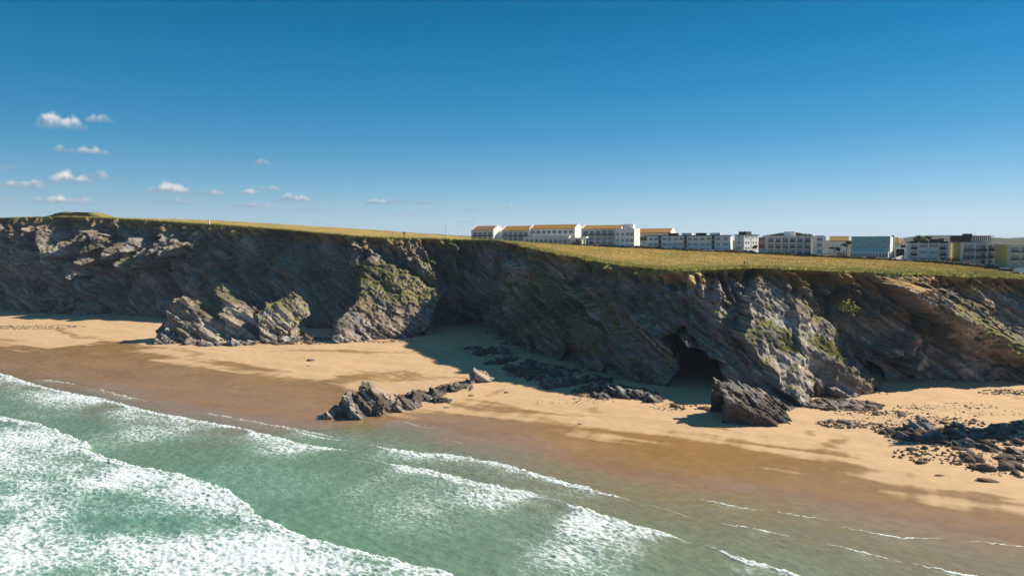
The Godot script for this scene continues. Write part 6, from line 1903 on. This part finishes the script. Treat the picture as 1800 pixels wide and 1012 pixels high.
func make_details() -> void:
	# rough grass along the rim and over the field
	var st := begin()
	var r := RandomNumberGenerator.new()
	r.seed = 8
	for k in 7:
		var a := TAU * k / 7.0 + r.randf() * 0.5
		var d := Vector3(cos(a), 0, sin(a))
		var s := d.cross(Vector3.UP) * 0.09
		var hgt := r.randf_range(0.7, 1.1)
		tri(st, d * 0.06 - s, d * 0.06 + s, d * r.randf_range(0.25, 0.5) + Vector3.UP * hgt, (d + Vector3.UP).normalized())
	var mesh: ArrayMesh = st.commit()
	var where: Array[Transform3D] = []
	var tint := PackedColorArray()
	for i in top_line.size():
		if top_line[i].x < -330.0 or top_line[i].x > 230.0: continue
		for k in 9:
			var back := pow(rng.randf(), 1.5) * 8.0 - 0.5
			var p := top_line[i] - top_out[i] * back + Vector3(rng.randf_range(-0.4, 0.4), 0, rng.randf_range(-0.4, 0.4))
			p.y = lerpf(top_line[i].y, plateau(p.x, p.z), clampf(back, 0.0, 1.0))
			var s := rng.randf_range(0.35, 0.8) * (1.5 if back < 0.8 else 1.0)
			where.append(Transform3D(Basis.from_euler(Vector3(rng.randf_range(-0.2, 0.5) if back < 0.5 else 0.0, rng.randf() * TAU, 0)).scaled(Vector3(s * 1.3, s * 0.8, s * 1.3)), p))
			tint.append(turf(p.x, p.z, back) * rng.randf_range(0.75, 1.2))
	for k in 26000:
		var x := rng.randf_range(-8.0, 190.0)
		var ez := edge_z[int(x + 700.0)]
		var hz := hedge_z(x) + 1.5
		var z := rng.randf_range(hz, ez - 2.0)
		if hz > ez: continue
		var s := rng.randf_range(0.25, 0.55)
		where.append(Transform3D(Basis.from_euler(Vector3(0, rng.randf() * TAU, 0)).scaled(Vector3(s * 1.4, s, s * 1.4)), Vector3(x, plateau(x, z), z)))
		tint.append(turf(x, z, ez - z) * rng.randf_range(0.75, 1.2))
	var ledge_where: Array[Transform3D] = []
	var ledge_tint := PackedColorArray()
	for q in ledge_grass:
		var nn: Vector3 = (q[1] * 0.6 + Vector3.UP * 0.7).normalized()
		var side := nn.cross(Vector3(rng.randf_range(-1, 1), 0.1, rng.randf_range(-1, 1))).normalized()
		var s := rng.randf_range(0.3, 0.8)
		ledge_where.append(Transform3D(Basis(side, nn, side.cross(nn)).scaled(Vector3(s * 1.3, s * 0.8, s * 1.3)), q[0] + Vector3(rng.randf_range(-0.2, 0.2), -0.05, rng.randf_range(-0.2, 0.2))))
		ledge_tint.append(q[2] * rng.randf_range(0.8, 1.35))
	var lm := MultiMesh.new()
	lm.transform_format = MultiMesh.TRANSFORM_3D
	lm.use_colors = true
	lm.mesh = mesh
	lm.instance_count = ledge_where.size()
	for k in ledge_where.size():
		lm.set_instance_transform(k, ledge_where[k])
		lm.set_instance_color(k, ledge_tint[k])
	var li := MultiMeshInstance3D.new()
	li.name = "cliff_grass"
	li.multimesh = lm
	li.material_override = M.tuft
	add_child(li)
	tag(li, "grass growing on the ledges of the cliff", "", "", "stuff")
	var mm := MultiMesh.new()
	mm.transform_format = MultiMesh.TRANSFORM_3D
	mm.use_colors = true
	mm.mesh = mesh
	mm.instance_count = where.size()
	for k in where.size():
		mm.set_instance_transform(k, where[k])
		mm.set_instance_color(k, tint[k])
	var mi := MultiMeshInstance3D.new()
	mi.name = "grass"
	mi.multimesh = mm
	mi.material_override = M.tuft
	add_child(mi)
	tag(mi, "rough dry grass tufts along the cliff rim and over the field", "", "", "stuff")


func _ready() -> void:
	rng.seed = 20240
	N.noise_type = FastNoiseLite.TYPE_SIMPLEX_SMOOTH
	N.frequency = 1.0
	N.fractal_type = FastNoiseLite.FRACTAL_NONE
	N.seed = 7
	FB.noise_type = FastNoiseLite.TYPE_SIMPLEX_SMOOTH
	FB.frequency = 1.0
	FB.fractal_octaves = 4
	FB.seed = 19
	CE.noise_type = FastNoiseLite.TYPE_CELLULAR
	CE.cellular_return_type = FastNoiseLite.RETURN_CELL_VALUE
	CE.cellular_jitter = 0.9
	CE.fractal_type = FastNoiseLite.FRACTAL_NONE
	CE.frequency = 1.0
	CE.seed = 23
	for q in TPS:
		tx.append(q[0])
		tz.append(q[1])
		tw.append(q[2])
	var cam := Camera3D.new()
	cam.name = "camera"
	cam.position = EYE
	cam.rotation.x = -atan(76.0 / 1216.0)
	cam.fov = rad_to_deg(2.0 * atan(506.0 / 1216.0))
	cam.near = 0.5
	cam.far = 14000.0
	add_child(cam)
	make_sky()
	make_materials()
	var t0 := Time.get_ticks_msec()
	make_cliff()
	print("cliff ", Time.get_ticks_msec() - t0)
	make_plateau()
	print("plateau ", Time.get_ticks_msec() - t0)
	make_beach()
	print("beach ", Time.get_ticks_msec() - t0)
	make_sea()
	print("sea ", Time.get_ticks_msec() - t0)
	make_rocks()
	print("rocks ", Time.get_ticks_msec() - t0)
	make_town()
	print("town ", Time.get_ticks_msec() - t0)
	make_details()
	print("details ", Time.get_ticks_msec() - t0)
